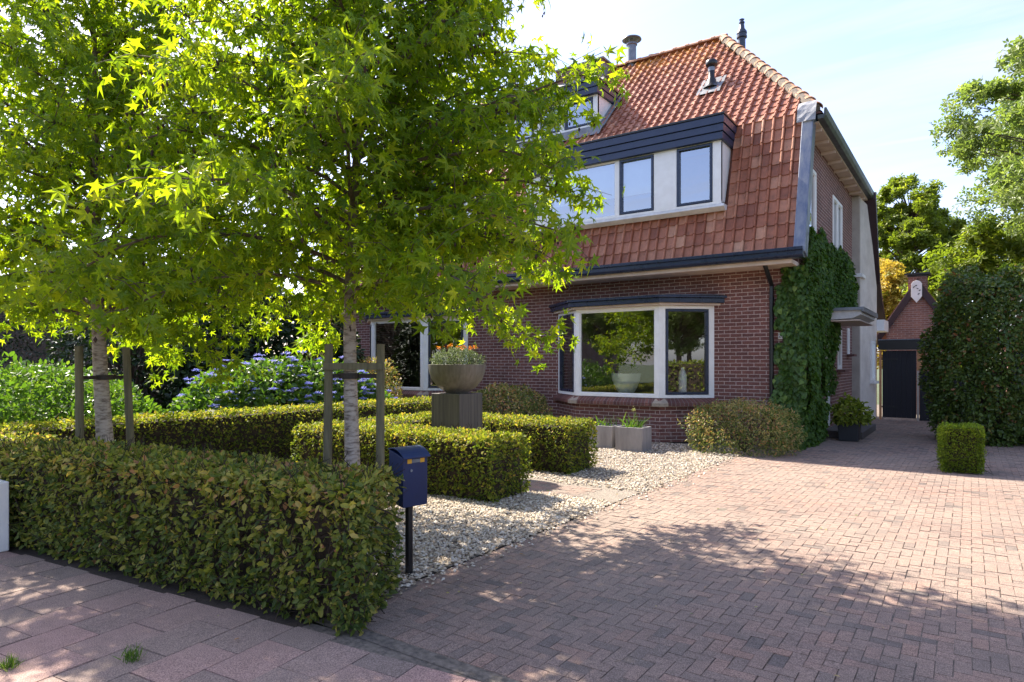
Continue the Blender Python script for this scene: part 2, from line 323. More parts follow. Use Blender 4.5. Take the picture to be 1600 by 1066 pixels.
# leaf templates -------------------------------------------------------------
def star_template():
    tips = [(-62, .62), (0-28+60-32, .0)]
    ang = [(-118, .62), (-58, .90), (0, 1.06), (58, .90), (118, .62)]
    V = [(0, .12, 0)]; out = [(0, 0, .0)]
    seq = []
    for i, (a, l) in enumerate(ang):
        seq.append((a, l, -.16*l))
        if i < 4: seq.append(((a+ang[i+1][0])/2, .33, .03))
    seq = seq[::1]
    for a, l, z in seq: out.append((math.sin(R(a))*l*.98, .12+math.cos(R(a))*l, z))
    V += out; n = len(out)
    F = [(0, 1+i, 1+(i+1) % n) for i in range(n)]
    V = np.array(V); V[:, 1] -= .0
    return V*.5, np.array([f[::-1] for f in F])
STAR = star_template()
OVAL = (np.array([(0, 0, 0), (-.26, .3, .07), (-.22, .7, .05), (0, 1, -.06), (.22, .7, .05), (.26, .3, .07)]), np.array([(0, 3, 2, 1), (0, 5, 4, 3)]))
LANCE = (np.array([(0, 0, 0), (-.13, .3, .04), (-.11, .7, .0), (0, 1, -.12), (.11, .7, .0), (.13, .3, .04)]), np.array([(0, 3, 2, 1), (0, 5, 4, 3)]))
IVYL = (np.array([(0, 0, 0), (-.45, .12, -.03), (-.30, .62, .02), (0, 1, -.10), (.30, .62, .02), (.45, .12, -.03)]), np.array([(0, 3, 2, 1), (0, 5, 4, 3)]))
# a flat sprig of five little leaves, for far crowns
def sprig(n=5):
    V = []; F = []
    for k in range(n):
        a = 2*math.pi*k/n+.3; o = len(V)
        for (x, y, z) in [(-.10, .05, 0), (-.24, .55, .05), (0, 1, -.08), (.24, .55, .05)]:
            V.append((x*math.cos(a)-y*math.sin(a), x*math.sin(a)+y*math.cos(a), z+.15*math.sin(3*a)*y)); 
        F.append((o, o+3, o+2, o+1))
    return np.array(V), np.array(F)
SPRIG = sprig()
def norm(a): return a/np.maximum(np.linalg.norm(a, axis=-1, keepdims=True), 1e-9)
def scatter(tmpl, P, D, Nn, S, rnd):
    """place the template at P with its length along D and its face along Nn"""
    TV, TF = tmpl; D = norm(D); X = norm(np.cross(D, Nn)); Z = np.cross(X, D)
    V = P[:, None, :]+S[:, None, None]*(TV[None, :, 0:1]*X[:, None, :]+TV[None, :, 1:2]*D[:, None, :]+TV[None, :, 2:3]*Z[:, None, :])
    F = TF[None]+(np.arange(len(P))*len(TV))[:, None, None]
    return V.reshape(-1, 3), F.reshape(-1, TF.shape[1]), np.repeat(rnd, len(TF))
def rdir(n, up=0): 
    a = rng.normal(size=(n, 3)); a = norm(a); a[:, 2] += up; return norm(a)
def fnoise(P, s=1.0, seed=0.):
    x, y, z = (P*s).T; s0 = seed*7.13
    return (np.sin(1.7*x+2.3*y+s0)+np.sin(2.9*y-1.3*z+s0*1.7)+np.sin(2.1*z+1.9*x-s0)+.6*np.sin(4.7*x-3.1*z+s0)+.6*np.sin(5.3*y+4.1*x+2*s0))/4.2

# ------------------------------------------------------------------ ground
def flat(name, poly, z, m):
    mb = MB().add([(x, y, z) for x, y in poly], [tuple(range(len(poly)))]); return struct(obj(name, mb, m))
def rect(x0, x1, y0, y1): return [(x0, y0), (x1, y0), (x1, y1), (x0, y1)]
GRASSG = mat('ground_grass', (.07, .10, .03), 1, (.045, .05, .022), 3, .6, 40)
flat('ground', rect(-900, 900, -900, 900), -.06, GRASSG)
flat('garden_soil', rect(-30, -3.45, 2.0, 13.6), -.012, SOIL)
flat('gravel_bed', rect(-9.2, -3.47, 2.9, 13.6), -.004, GRAVB)
flat('driveway_bed', rect(-3.45, 7, 2.7, 30), -.0095, SAND)
flat('pavement_bed', [(-40, -3.2), (40, 6.2-1.2), (40, 7.6), (7, 3.6), (-3.1, 2.72), (-40, -1.6)], -.0125, SAND)
ASPH = mat('asphalt', (.055, .055, .058), .9, (.04, .04, .042), 30, .5, 200)
flat('road', [(-80, -15), (80, 3.5), (80, -5), (-80, -24)], -.03, ASPH)

def pavers():
    V = []; F = []; r = []
    def brick(x0, x1, y0, y1, zj=.0012, g=.0009, T=None):
        z = rng.normal(0, zj)+.004*math.sin(x0*2.1+1.3*math.sin(y0*.9))*math.sin(y0*1.7+x0*.6)-.003; tx, ty = rng.normal(0, .007, 2); c = .0018
        cx, cy = (x0+x1)/2, (y0+y1)/2; jx, jy = rng.normal(0, .0012, 2)
        o = len(V)
        for (a, b, dz, ins) in [(x0, y0, -.014, g), (x1, y0, -.014, g), (x1, y1, -.014, g), (x0, y1, -.014, g), (x0, y0, 0, g+c), (x1, y0, 0, g+c), (x1, y1, 0, g+c), (x0, y1, 0, g+c)]:
            xx = a+(ins if a < cx else -ins)+jx; yy = b+(ins if b < cy else -ins)+jy
            zz = dz+z+(xx-cx)*tx+(yy-cy)*ty
            if dz == 0: pass
            p = (xx, yy, zz)
            V.append(T(p) if T else p)
        F.extend([(o+4, o+5, o+6, o+7), (o, o+1, o+5, o+4), (o+1, o+2, o+6, o+5), (o+2, o+3, o+7, o+6), (o+3, o, o+4, o+7)])
        r.extend([float(np.clip(rng.normal(.5, .25), 0, 1))]*5)
    return V, F, r, brick
W = .084
def herring():
    V, F, r, brick = pavers()
    x0, y0, nx, ny = -3.27, 2.98, 70, 230
    for j in range(-1, ny):
        for i in range(-1, nx):
            k = (i-j) % 4; x = x0+i*W; y = y0+j*W
            if k == 0: a, b, c, d = x, x+2*W, y, y+W
            elif k == 3: a, b, c, d = x, x+W, y, y+2*W
            else: continue
            a = max(a, x0); b = min(b, x0+nx*W); c = max(c, y0); d = min(d, y0+ny*W)
            if b-a < .02 or d-c < .02: continue
            brick(a, b, c, d)
    # stretcher row along the gravel, header course along the pavement
    for j in range(ny//2+1): brick(x0-W, x0, y0+j*2*W, y0+(j+1)*2*W)
    for j in range(ny//2+1): brick(x0-2*W, x0-W, y0+j*2*W-W, y0+(j+1)*2*W-W)
    for i in range(-2, nx): brick(x0+i*W, x0+(i+1)*W, y0-2*W-.004, y0-.004)
    return struct(npobj('driveway', V, F, r, PAVER))
herring()
def path():
    V, F, r, brick = pavers()
    for j in range(8):
        for i in range(-1, 20):
            a = -7.4+i*2*W+(j % 2)*W; b = a+2*W
            a = max(a, -7.4); b = min(b, -3.46)
            if b-a > .03: brick(a, b, 7.02+j*W, 7.02+(j+1)*W)
    for i in range(18): brick(-7.4+i*.217, -7.4+(i+1)*.217, 6.95, 7.01)
    return struct(npobj('garden_path', V, F, r, PAVER))
path()
def slabs():
    V, F, r, brick = pavers(); a = R(6.7); ca, sa = math.cos(a), math.sin(a); ox, oy = -3.14, 2.62
    T = lambda p: (ox+p[0]*ca-p[1]*sa, oy+p[0]*sa+p[1]*ca, p[2]*.9-.002)
    U, L_ = .325, .425
    for i in range(-42, 22):
        off = (i % 2)*L_/2
        for j in range(-9, 1):
            u0 = i*U; v1 = off+j*L_-.02; v0 = v1-L_
            v1 = min(v1, .0 if i < 0 else -.06)
            X, Y, _ = T((u0, v1, 0))
            if v1-v0 < .04: continue
            # right of the hedge the walk ends against the driveway's header course
            if i >= 0:
                lim = (2.76-oy-(u0+U)*sa)/ca-.03
                v1 = min(v1, lim)
                if v1-v0 < .05: continue
            brick(u0, u0+U, v0, v1, .0012, .0025, T)
    return struct(npobj('pavement', V, F, r, SLAB))
slabs()
def gravel():
    n = 36000
    P = np.column_stack([rng.uniform(-9.1, -3.46, n), rng.uniform(3.0, 12.9, n), np.zeros(n)])
    keep = ~((P[:, 1] > 6.95) & (P[:, 1] < 7.86) & (P[:, 0] > -7.4))
    keep &= (P[:, 0] > -5.9) | (rng.random(n) < .35)
    P = P[keep]; n = len(P)
    m2 = 12000
    P2 = np.column_stack([rng.uniform(-5.4, -3.46, m2), rng.uniform(3.1, 7.0, m2), np.zeros(m2)]); P3 = np.column_stack([-3.46+rng.exponential(.07, 700), rng.uniform(3., 12., 700), np.zeros(700)]); P4 = np.column_stack([rng.uniform(-5, -3.5, 260), rng.choice([6.97, 7.84], 260)+rng.normal(0, .05, 260), np.zeros(260)]); P = np.vstack([P, P2, P3, P4]); n = len(P)
    S = rng.gamma(6, .0020, n)+.006; S = np.clip(S, .008, .028); P[:, 2] = S*.15+rng.random(n)*.008
    TV = np.array([(1, 0, .1), (0, .8, -.1), (-1, .1, 0), (.1, -.8, .1), (.15, .1, .62), (0, 0, -.5)]); TF = np.array([(0, 1, 4), (1, 2, 4), (2, 3, 4), (3, 0, 4)])
    a = rng.uniform(0, 6.28, n); D = np.column_stack([np.cos(a), np.sin(a), rng.normal(0, .25, n)]); Nn = np.array([0, 0, 1.])+rng.normal(0, .3, (n, 3))
    V, F, r = scatter((TV, TF), P, D, Nn, S, np.clip(rng.normal(.6, .28, n), 0, 1))
    o = npobj('gravel', V, F, r, STONE); return tag(o, 'cream and grey pea gravel between the clipped hedges and the driveway', 'gravel', kind='stuff')
gravel()

# ------------------------------------------------------------------ the house
XS = -2.72; YF = 13.57; XL = -16.4; PARTY = -9.56
EY, EZ = 12.95, 3.80; BY, BZ = 13.78, 6.58; RY, RZ = 17.45, 10.28; RBY = 21.35
XV = -2.52; XE = -2.36; RX = -5.40
house = thing('brick_house', 'dark red brick house with orange tiled mansard roof, navy dormers and white bay window', 'house', ((XS+XL)/2, 17, 0))
def mir(x): return 2*PARTY-x
def wall_cells(us, zs, holes, P, th):
    """front/back quads and reveals of a wall plane; P(u,d,z) -> world"""
    us = sorted(set(us+[h[0] for h in holes]+[h[1] for h in holes])); zs = sorted(set(zs+[h[2] for h in holes]+[h[3] for h in holes]))
    solid = {}
    for i in range(len(us)-1):
        for j in range(len(zs)-1):
            uc, zc = (us[i]+us[i+1])/2, (zs[j]+zs[j+1])/2
            solid[i, j] = not any(h[0] < uc < h[1] and h[2] < zc < h[3] for h in holes)
    mb = MB()
    for (i, j), sld in solid.items():
        if not sld: continue
        u0, u1, z0, z1 = us[i], us[i+1], zs[j], zs[j+1]
        mb.add([P(u0, 0, z0), P(u1, 0, z0), P(u1, 0, z1), P(u0, 0, z1)], [(0, 1, 2, 3)])
        mb.add([P(u0, th, z0), P(u1, th, z0), P(u1, th, z1), P(u0, th, z1)], [(3, 2, 1, 0)])
        for di, dj, e in ((-1, 0, ((u0, z1), (u0, z0))), (1, 0, ((u1, z0), (u1, z1))), (0, -1, ((u0, z0), (u1, z0))), (0, 1, ((u1, z1), (u0, z1)))):
            if not solid.get((i+di, j+dj), False):
                (a, b), (c, d) = e
                mb.add([P(a, 0, b), P(a, th, b), P(c, th, d), P(c, 0, d)], [(0, 1, 2, 3)])
    return mb
BX0, BX1, BC0, BC1, BYY = -8.17, -4.38, -7.25, -5.27, 12.80
SZ0, SZ1 = .93, 2.85
front_holes = [(BX0+.1, BX1-.1, SZ0, SZ1), (mir(BX1)+.1, mir(BX0)-.1, SZ0, SZ1)]
obj('front_wall', wall_cells([XL, XS], [0, 3.62], front_holes, lambda u, d, z: (u, YF+d, z), .28), BRICK, house)
side_holes = [(14.25, 15.2, .95, 2.45), (16.2, 17.2, .16, 2.5), (17.95, 18.55, 1.5, 2.5), (14.1, 15.15, 3.95, 5.72), (17.25, 18.6, 4.1, 5.70), (19.5, 19.85, 1.9, 2.6)]
side_holes_up = [h for h in side_holes if h[2] > 3.62]
sw = wall_cells([YF+.28, 20.4], [0, 3.62], [h for h in side_holes if h[2] < 3.62], lambda u, d, z: (XS-d, u, z), .28)
sw2 = wall_cells([YF+.01, 20.4], [3.62, 5.85], side_holes_up, lambda u, d, z: (XS-d, u, z), .28)
sw.add(sw2.v, sw2.f)
sw.add([(XS, 13.66, 5.85), (XS, 20.4, 5.85), (XS, 20.4, 6.5), (XS, 13.82, 6.5)], [(0, 1, 2, 3)])
obj('side_wall', sw, BRICK, house)
lw = MB().box(XL-.28, XL, YF+.01, 20.4, 0, 6.4); obj('end_wall', lw, BRICK, house)
# interior: floors and dark partitions so that the rooms read as rooms
inn = MB(); inn.box(XL, XS-.3, YF+3.4, YF+3.5, .1, 6.0); inn.box(XL, XS-.3, 14.0, 20.2, 2.98, 3.1); inn.box(XL, XS-.3, YF+.29, 20.2, .10, .14)
inn.box(PARTY-.1, PARTY+.1, YF+.3, YF+3.3, .2, 2.9)
inn.box(XL, XS-.3, 15.6, 15.7, 3.2, 6.4)
obj('inner_walls', inn, ROOM, house)

# white window unit in a local frame: O = lower left outer corner, U along the wall, Nn outward
def frame_T(O, U):
    U = Vector(U).normalized(); Nn = U.cross(Vector((0, 0, 1))); O = Vector(O)
    return lambda p: tuple(O+U*p[0]+Nn*p[1]+Vector((0, 0, p[2])))
def window(O, U, w_, h_, lights, parent, fr=.065, sash=None, glass=None, sill=None, label=None, depth=.09, name='window'):
    """lights: list of (u0,u1,dark) openings; the frame fills what is between; y axis = outward"""
    T = frame_T(O, U); f = MB()
    us = [0]
    for u0, u1, dk in lights: us += [u0, u1]
    us.append(w_)
    f.box(0, w_, -depth, 0, 0, fr, T); f.box(0, w_, -depth, 0, h_-fr, h_, T)
    for a, b in zip(us[::2], us[1::2]):
        f.box(a, b, -depth, 0, fr, h_-fr, T)
    wo = obj(name, f, WHITE, parent, bevel=.004, label=label)
    for u0, u1, dk in lights:
        e = 0
        if dk:
            s = MB(); t = .058; y0, y1 = -depth*.7, .012
            s.box(u0+.008, u1-.008, y0, y1, fr+.008, fr+t, T); s.box(u0+.008, u1-.008, y0, y1, h_-fr-t, h_-fr-.008, T)
            s.box(u0+.008, u0+t, y0, y1, fr+t, h_-fr-t, T); s.box(u1-t, u1-.008, y0, y1, fr+t, h_-fr-t, T)
            obj('sash', s, NAVY, wo, bevel=.004); e = t
        else:
            s = MB(); t = .022; y0, y1 = -depth*.75, -.018
            s.box(u0+.001, u1-.001, y0, y1, fr+.001, fr+t, T); s.box(u0+.001, u1-.001, y0, y1, h_-fr-t, h_-fr-.001, T)
            s.box(u0+.001, u0+t, y0, y1, fr+t, h_-fr-t, T); s.box(u1-t, u1-.001, y0, y1, fr+t, h_-fr-t, T)
            obj('glazing_bead', s, WHITE, wo); e = t
        p = MB().add([T(q) for q in [(u0+e-.004, -.045, fr+e-.004), (u1-e+.004, -.045, fr+e-.004), (u1-e+.004, -.045, h_-fr-e+.004), (u0+e-.004, -.045, h_-fr-e+.004)]], [(0, 1, 2, 3)])
        obj('pane', p, glass or GLASS, wo)
    if sill:
        s = MB().box(-.05, w_+.05, -.02, sill, -.06, -.003, T); obj('sill', s, sill_m[0], wo, bevel=.004)
    return wo
sill_m = [BRICK]

def bay(fm):
    """one bay window; fm maps x (mirrors it for the neighbour half)"""
    m_ = fm(0) != 0
    pts = [(BX0, YF), (BC0, BYY), (BC1, BYY), (BX1, YF)]
    if m_: pts = [(fm(x), y) for x, y in pts][::-1]
    b = obj('bay_window', MB().prism([(pts[0][0], YF), (pts[1][0]-0, BYY-0), (pts[2][0], BYY), (pts[3][0], YF)], .02, SZ0-.17, 'z'), BRICK, house, label=None)
    # sloping brick-on-edge sill, stepping out below the frame
    def ring(o):
        n1 = Vector((pts[1][1]-pts[0][1], -(pts[1][0]-pts[0][0]), 0)).normalized(); n1 = Vector((-.64, -.768, 0)); n3 = Vector((.64, -.768, 0))
        return [(pts[0][0]-o*1.25, YF+.0), (pts[1][0]-o*.35, BYY-o), (pts[2][0]+o*.35, BYY-o), (pts[3][0]+o*1.25, YF+.0)]
    hi = [(*p, SZ0-.005) for p in ring(-.01)]; lo = [(*p, SZ0-.10) for p in ring(.13)]; lo2 = [(*p, SZ0-.165) for p in ring(.13)]; inb = [(*p, SZ0-.17) for p in ring(-.02)]
    V = []; F = []; r = []
    for i in range(3):
        A, B = Vector(hi[i]), Vector(hi[i+1]); Cc, D = Vector(lo[i]), Vector(lo[i+1]); E, G_ = Vector(lo2[i]), Vector(lo2[i+1])
        L_ = (B-A).length; n = max(3, int(L_/.075))
        for k in range(n):
            t0 = (k+.07)/n; t1 = (k+.93)/n
            corner = (i == 1 and k in (0, n-1)) 
            q = [A.lerp(B, t0), A.lerp(B, t1), Cc.lerp(D, t1), Cc.lerp(D, t0), E.lerp(G_, t1), E.lerp(G_, t0)]
            o = len(V); V += [tuple(x) for x in q]; F += [(o, o+3, o+2, o+1), (o+3, o+5, o+4, o+2)]; rr = rng.random(); r += [rr, rr]
    obj('sill_mortar', MB().add([tuple(Vector(p)-Vector((0, 0, .004))+Vector((0, .004, 0))) for p in hi]+[tuple(Vector(p)+Vector((0, .006, -.004))) for p in lo]+[tuple(Vector(p)+Vector((0, .006, 0))) for p in lo2]+inb,
        [(i, 4+i, 5+i, 1+i) for i in range(3)]+[(4+i, 8+i, 9+i, 5+i) for i in range(3)]+[(8+i, 12+i, 13+i, 9+i) for i in range(3)]), MORT, b)
    npobj('sill_bricks', V, F, r, SILLB, b)
    # stone corner blocks
    for k in (1, 2):
        cs = MB()
        s = 1 if k == 2 else -1; px, py = pts[k]
        q = [(px-s*.10, BYY-.0), (px+s*.02, BYY), (px+s*.075, BYY+.06), (px+s*.16, BYY-.02), (px+s*.05, BYY-.146), (px-s*.12, BYY-.146)]
        hi_ = [(px-s*.09, BYY+.02, SZ0), (px+s*.08, BYY+.09, SZ0)]; lo_ = [(px-s*.10, BYY-.146, SZ0-.10), (px+s*.055, BYY-.146, SZ0-.10), (px+s*.20, BYY-.01, SZ0-.10)]
        vs = hi_+lo_+[(x, y, SZ0-.168) for x, y, z in lo_]
        cs.add(vs, [(0, 2, 3, 1), (1, 3, 4), (2, 5, 6, 3), (3, 6, 7, 4), (0, 5, 2), (1, 4, 7)])
        obj('corner_stone', cs, SAND_ST, b)
    H = SZ1-SZ0
    sid = window((pts[0][0], pts[0][1], SZ0), (pts[1][0]-pts[0][0], pts[1][1]-pts[0][1], 0), 1.2, H, [(.11, 1.08, True)], house, name='window', label='narrow angled side light of the bay window')
    Lc = pts[2][0]-pts[1][0]
    window((pts[1][0]-.0, BYY-.004, SZ0), (1, 0, 0), Lc, H, [(.10, Lc-.10, False)], house, label='large fixed centre pane of the bay window')
    # right angled light
    window((pts[2][0], pts[2][1], SZ0), (pts[3][0]-pts[2][0], pts[3][1]-pts[2][1], 0), 1.18, H, [(.13, 1.06, True)], house, label='navy framed angled light of the bay window')
    # canopy roof with deep dark fascia
    def ring2(o): return [(pts[0][0]-o*1.3, YF-.002), (pts[1][0]-o*.45, BYY-o), (pts[2][0]+o*.45, BYY-o), (pts[3][0]+o*1.3, YF-.002)]
    can = MB().prism(ring2(.17), SZ1+.05, SZ1+.15, 'z').prism(ring2(.21), SZ1+.151, SZ1+.20, 'z')
    obj('bay_canopy', can, NAVY, house, bevel=.01)
    ring_in = MB().prism(ring2(.10), SZ1+.003, SZ1+.048, 'z'); obj('canopy_soffit', ring_in, SOFFIT, house)
    rf = MB(); a = ring2(.215); t = ring2(-.3)
    rf.add([(x, y, SZ1+.203) for x, y in a]+[(pts[0][0]+.1, YF-.01, SZ1+.26), (pts[1][0], YF-.01, SZ1+.26), (pts[2][0], YF-.01, SZ1+.26), (pts[3][0]-.1, YF-.01, SZ1+.26)], [(0, 1, 5, 4), (1, 2, 6, 5), (2, 3, 7, 6)])
    obj('canopy_lead', rf, LEADM, house)
    # inside ledge and floor of the bay
    obj('window_ledge', MB().prism([(pts[0][0]+.15, YF-.05), (pts[1][0]+.06, BYY+.10), (pts[2][0]-.06, BYY+.10), (pts[3][0]-.15, YF-.05), (pts[3][0]-.15, YF+.35), (pts[0][0]+.15, YF+.35)], SZ0-.06, SZ0+.03, 'z'), WHITE, house)
    return b
MORT = mat('sill_mortar', (.30, .25, .22), .9, (.2, .17, .15), 20)
SILLB = attrmat('sill_brick', [(0, (.10, .045, .04)), (1, (.20, .085, .065))], .7, 30, .3)
SAND_ST = mat('sandstone_block', (.36, .29, .22), .85, (.27, .22, .17), 9, .3)
bay(lambda x: 0 if x == 0 else x)
bay(mir)

# gutter and eaves
g = MB().prism([(EY+.02, 3.60), (EY-.15, 3.60), (EY-.19, 3.64), (EY-.19, 3.72), (EY-.22, 3.73), (EY-.22, 3.79), (EY-.16, 3.79), (EY-.15, 3.72), (EY+.02, 3.70)], XL-.3, XV+.02, 'x')
obj('gutter', g, NAVY, house, bevel=.006)
obj('eaves_board', MB().box(XL-.25, XS-.002, EY-.05, YF-.002, 3.52, 3.597), SOFFIT, house)
dp = MB().tube([(-3.22, EY+.05, 3.60), (-3.22, EY+.05, 3.52), (-3.22, YF-.08, 3.20), (-3.22, YF-.07, 3.1), (-3.22, YF-.07, .05)], .042, 12)
for z in (2.9, 1.9, .9): dp.tube([(-3.22, YF-.07, z), (-3.22, YF-.07, z+.05)], .052, 12)
obj('downpipe', dp, BLACK, house, smooth=True)

# roof shells (slightly under the tiles)
def slope_pt(x, s): # s measured along the front profile from the eave
    pass
LL = math.hypot(BY-EY, BZ-EZ); UL = math.hypot(RY-BY, RZ-BZ)
rm = MB(); xl = XL-.3; e = .05
XLB = mir(XE); RXL = mir(RX)
rm.add([(xl, EY+e, EZ-.1), (XV-.05, EY+e, EZ-.1), (XV-.05, BY+e, BZ-.06), (xl, BY+e, BZ-.06)], [(0, 1, 2, 3)])
rm.add([(XLB, BY+e, BZ-.06), (XE, BY+e, BZ-.06), (RX, RY, RZ-.07), (RXL, RY, RZ-.07)], [(0, 1, 2, 3)])
rm.add([(XE, BY+e, BZ-.03), (XE, RBY, BZ-.03), (RX, RY, RZ-.02)], [(0, 1, 2)])
rm.add([(XLB, BY+e, BZ-.03), (RXL, RY, RZ-.02), (XLB, RBY, BZ-.03)], [(0, 1, 2)])
rm.add([(XE, RBY, BZ), (XLB, RBY, BZ), (RXL, RY, RZ-.05), (RX, RY, RZ-.05)], [(0, 1, 2, 3)])
rm.add([(XV, RBY, BZ), (XV, 22.4, 4.13), (XV+.2, 23.9, 3.04), (XL, 23.9, 3.04), (XL, 22.4, 4.13), (XL, RBY, BZ)], [(0, 1, 4, 5), (1, 2, 3, 4)])
obj('roof', rm, mat('roof_underlay', (.20, .08, .05), .9), house)

PROF_U = [0, .04, .2, .5, .66, .73, .80, .88, .95, .97]; PROF_H = [.004, -.001, -.003, -.002, .003, .032, .050, .052, .036, .0]
def tiles(p0, udir, vdir, nrm, umin, umax_f, vlen, pu=.2, pv=.26, skip=None):
    """courses of clay pantiles; p0 = start, u along the eave, v up the slope"""
    V = []; F = []; r = []; nv = int(vlen/pv+.5); pv = vlen/nv
    p0, udir, vdir, nrm = map(Vector, (p0, udir, vdir, nrm))
    for j in range(nv):
        ua, ub = umax_f((j+.5)*pv); i0 = int(math.floor(ua/pu)); i1 = int(math.ceil(ub/pu))
        for i in range(i0, i1):
            u0 = i*pu; cc = p0+udir*(u0+pu/2)+vdir*((j+.5)*pv)
            if skip and skip(cc): continue
            rr = float(np.clip(rng.normal(.5, .20), 0, 1)); dz = rng.normal(0, .0013); tl = rng.normal(0, .0015); du = rng.normal(0, .0015)
            o = len(V); ln = pv+.035
            for (vv, lift) in ((0, .022), (.45*ln, .013), (ln, .0)):
                for q, h in zip(PROF_U, PROF_H):
                    uu = min(max(u0+q*pu, ua-.05), ub+.05)
                    V.append(tuple(p0+udir*(uu+du)+vdir*(j*pv+vv-.02)+nrm*(h+lift+dz+tl*(q-.5))))
            n = len(PROF_U)
            for q in PROF_U:
                uu = min(max(u0+q*pu, ua-.05), ub+.05); V.append(tuple(p0+udir*(uu+du)+vdir*(j*pv-.018)+nrm*(-.005)))
            for k in range(n-1):
                F.append((o+k, o+k+1, o+n+k+1, o+n+k)); F.append((o+n+k, o+n+k+1, o+2*n+k+1, o+2*n+k)); F.append((o+3*n+k, o+3*n+k+1, o+k+1, o+k))
            r += [rr]*(3*(n-1))
    return V, F, r
vl = Vector((0, BY-EY, BZ-EZ)).normalized(); nl = Vector((0, -vl.z, vl.y))
vu = Vector((0, RY-BY, RZ-BZ)).normalized(); nu = Vector((0, -vu.z, vu.y))
DX0, DX1 = -8.75, -4.07; DYF = 13.03
def skl(c): return any(a+.02 < c.x < b-.02 for a, b in ((DX0, DX1), (mir(DX1), mir(DX0)))) and 4.80 < c.z < 6.75
V, F, r = tiles((0, EY, EZ), (1, 0, 0), vl, nl, 0, lambda v: (xl+.05, XV-.17), LL, skip=skl)
o1 = len(V); UX0, UX1, UYF = -10.6+1.04, -7.74, 14.78
def sku(c): return any(a+.05 < c.x < b-.05 for a, b in ((UX0, UX1), (mir(UX1), mir(UX0)))) and UYF+.05 < c.y < 15.9
def hipu(v):
    t = v/UL; return (XLB+(RXL-XLB)*t+.05, XE+(RX-XE)*t-.12)
V2, F2, r2 = tiles((0, BY, BZ), (1, 0, 0), vu, nu, 0, hipu, UL, skip=sku)
V += V2; F += [tuple(i+o1 for i in f) for f in F2]; r += r2
npobj('roof_tiles', V, F, r, TILE, house, smooth=False)
# hip and ridge tiles
def half_tiles(A, B, n, rad=.125, name='hip_tiles'):
    A, B = Vector(A), Vector(B); d = (B-A).normalized(); sd = d.cross(Vector((0, 0, 1))).normalized(); up = sd.cross(d); L_ = (B-A).length/n
    V = []; F = []; r = []; K = 9
    for i in range(n):
        o = len(V); rr = rng.random(); s = A+d*(i*L_); ra = rad*(1+rng.normal(0, .02)); jj = sd*rng.normal(0, .006)
        for (t, k_) in ((-.03, 1.14), (.05, 1.10), (.08, .98), (L_+.02, .90), (-.03, .98)):
            for q in range(K):
                a = math.pi*(q/(K-1)); V.append(tuple(s+jj+d*t+(sd*math.cos(a)+up*math.sin(a)*.85)*ra*k_-up*.02))
        for a in range(3):
            for q in range(K-1): F.append((o+a*K+q, o+a*K+q+1, o+(a+1)*K+q+1, o+(a+1)*K+q))
        for q in range(K-1): F.append((o+4*K+q, o+4*K+q+1, o+q+1, o+q))
        r += [rr]*(4*(K-1))
    return npobj(name, V, F, r, RIDGE, house)
half_tiles((XE-.12, BY+.12, BZ+.10), (RX, RY, RZ+.06), 17)
half_tiles((XLB+.1, BY+.12, BZ+.10), (RXL, RY, RZ+.06), 17)
half_tiles((RXL-.1, RY, RZ+.05), (RX+.1, RY, RZ+.05), 24, .12, 'ridge_tiles')
# mortar bed under the hip
hb = MB(); A = Vector((XE-.12, BY+.05, BZ+.03)); B = Vector((RX, RY-.04, RZ+.0)); hb.tube([A, B], .10, 8); obj('hip_mortar', hb, mat('hip_mortar', (.21, .17, .13), 1, (.10, .08, .06), 12, 1, 40), house)
# verge: zinc clad board up the steep slope, lead cap
def vpt(s, off): return Vector((0, EY, EZ))+vl*s+nl*off
vb = MB(); q0, q1 = vpt(-.12, -.20), vpt(LL+.02, -.20); q2, q3 = vpt(LL+.02, .075), vpt(-.12, .075)
vb.prism([(q.y, q.z) for q in (q0, q1, q2, q3)], XV-.17, XV+.035, 'x'); obj('verge_board', vb, mat('verge_zinc', (.10, .125, .19), .35, (.24, .25, .26), 3.5, .08, 30, metal=.3, rng_=(.3, .6), stretch=(2, 2, .5)), house, bevel=.012)
lc = MB(); random.seed(3)
c0 = vpt(LL-.10, .10); pts_ = []
for i in range(5):
    for j in range(6):
        x = XV-.26+i*.085; s = LL-.28+j*.09; p = vpt(s, .10+.02*random.random()+(.03 if j > 3 else 0)); pts_.append((x, p.y+(j > 3)*.06*(j-3), p.z))
lc.add(pts_, [(i*6+j, (i+1)*6+j, (i+1)*6+j+1, i*6+j+1) for i in range(4) for j in range(5)]); obj('lead_cap', lc, mat('lead_sheet', (.34, .34, .35), .55, (.22, .22, .23), 9, .4, 30), house)
# side eaves of the half hip: soffit boards, black gutter
sb = MB().box(XS, XE-.06, BY+.05, RBY-.12, 6.33, 6.37)
for k in range(9): y = BY+.35+k*.82; sb.box(XS+.002, XE-.07, y, y+.06, 6.26, 6.327)
obj('side_soffit', sb, SOFFIT, house, bevel=.004)
obj('side_gutter', MB().prism([(XE-.06, 6.36), (XE+.05, 6.36), (XE+.09, 6.42), (XE+.10, 6.56), (XE+.06, 6.56), (XE+.05, 6.44), (XE-.06, 6.44)], BY-.10, RBY+.05, 'y'), mat('black_gutter', (.02, .028, .028), .4, (.05, .06, .055), 5), house, bevel=.005)
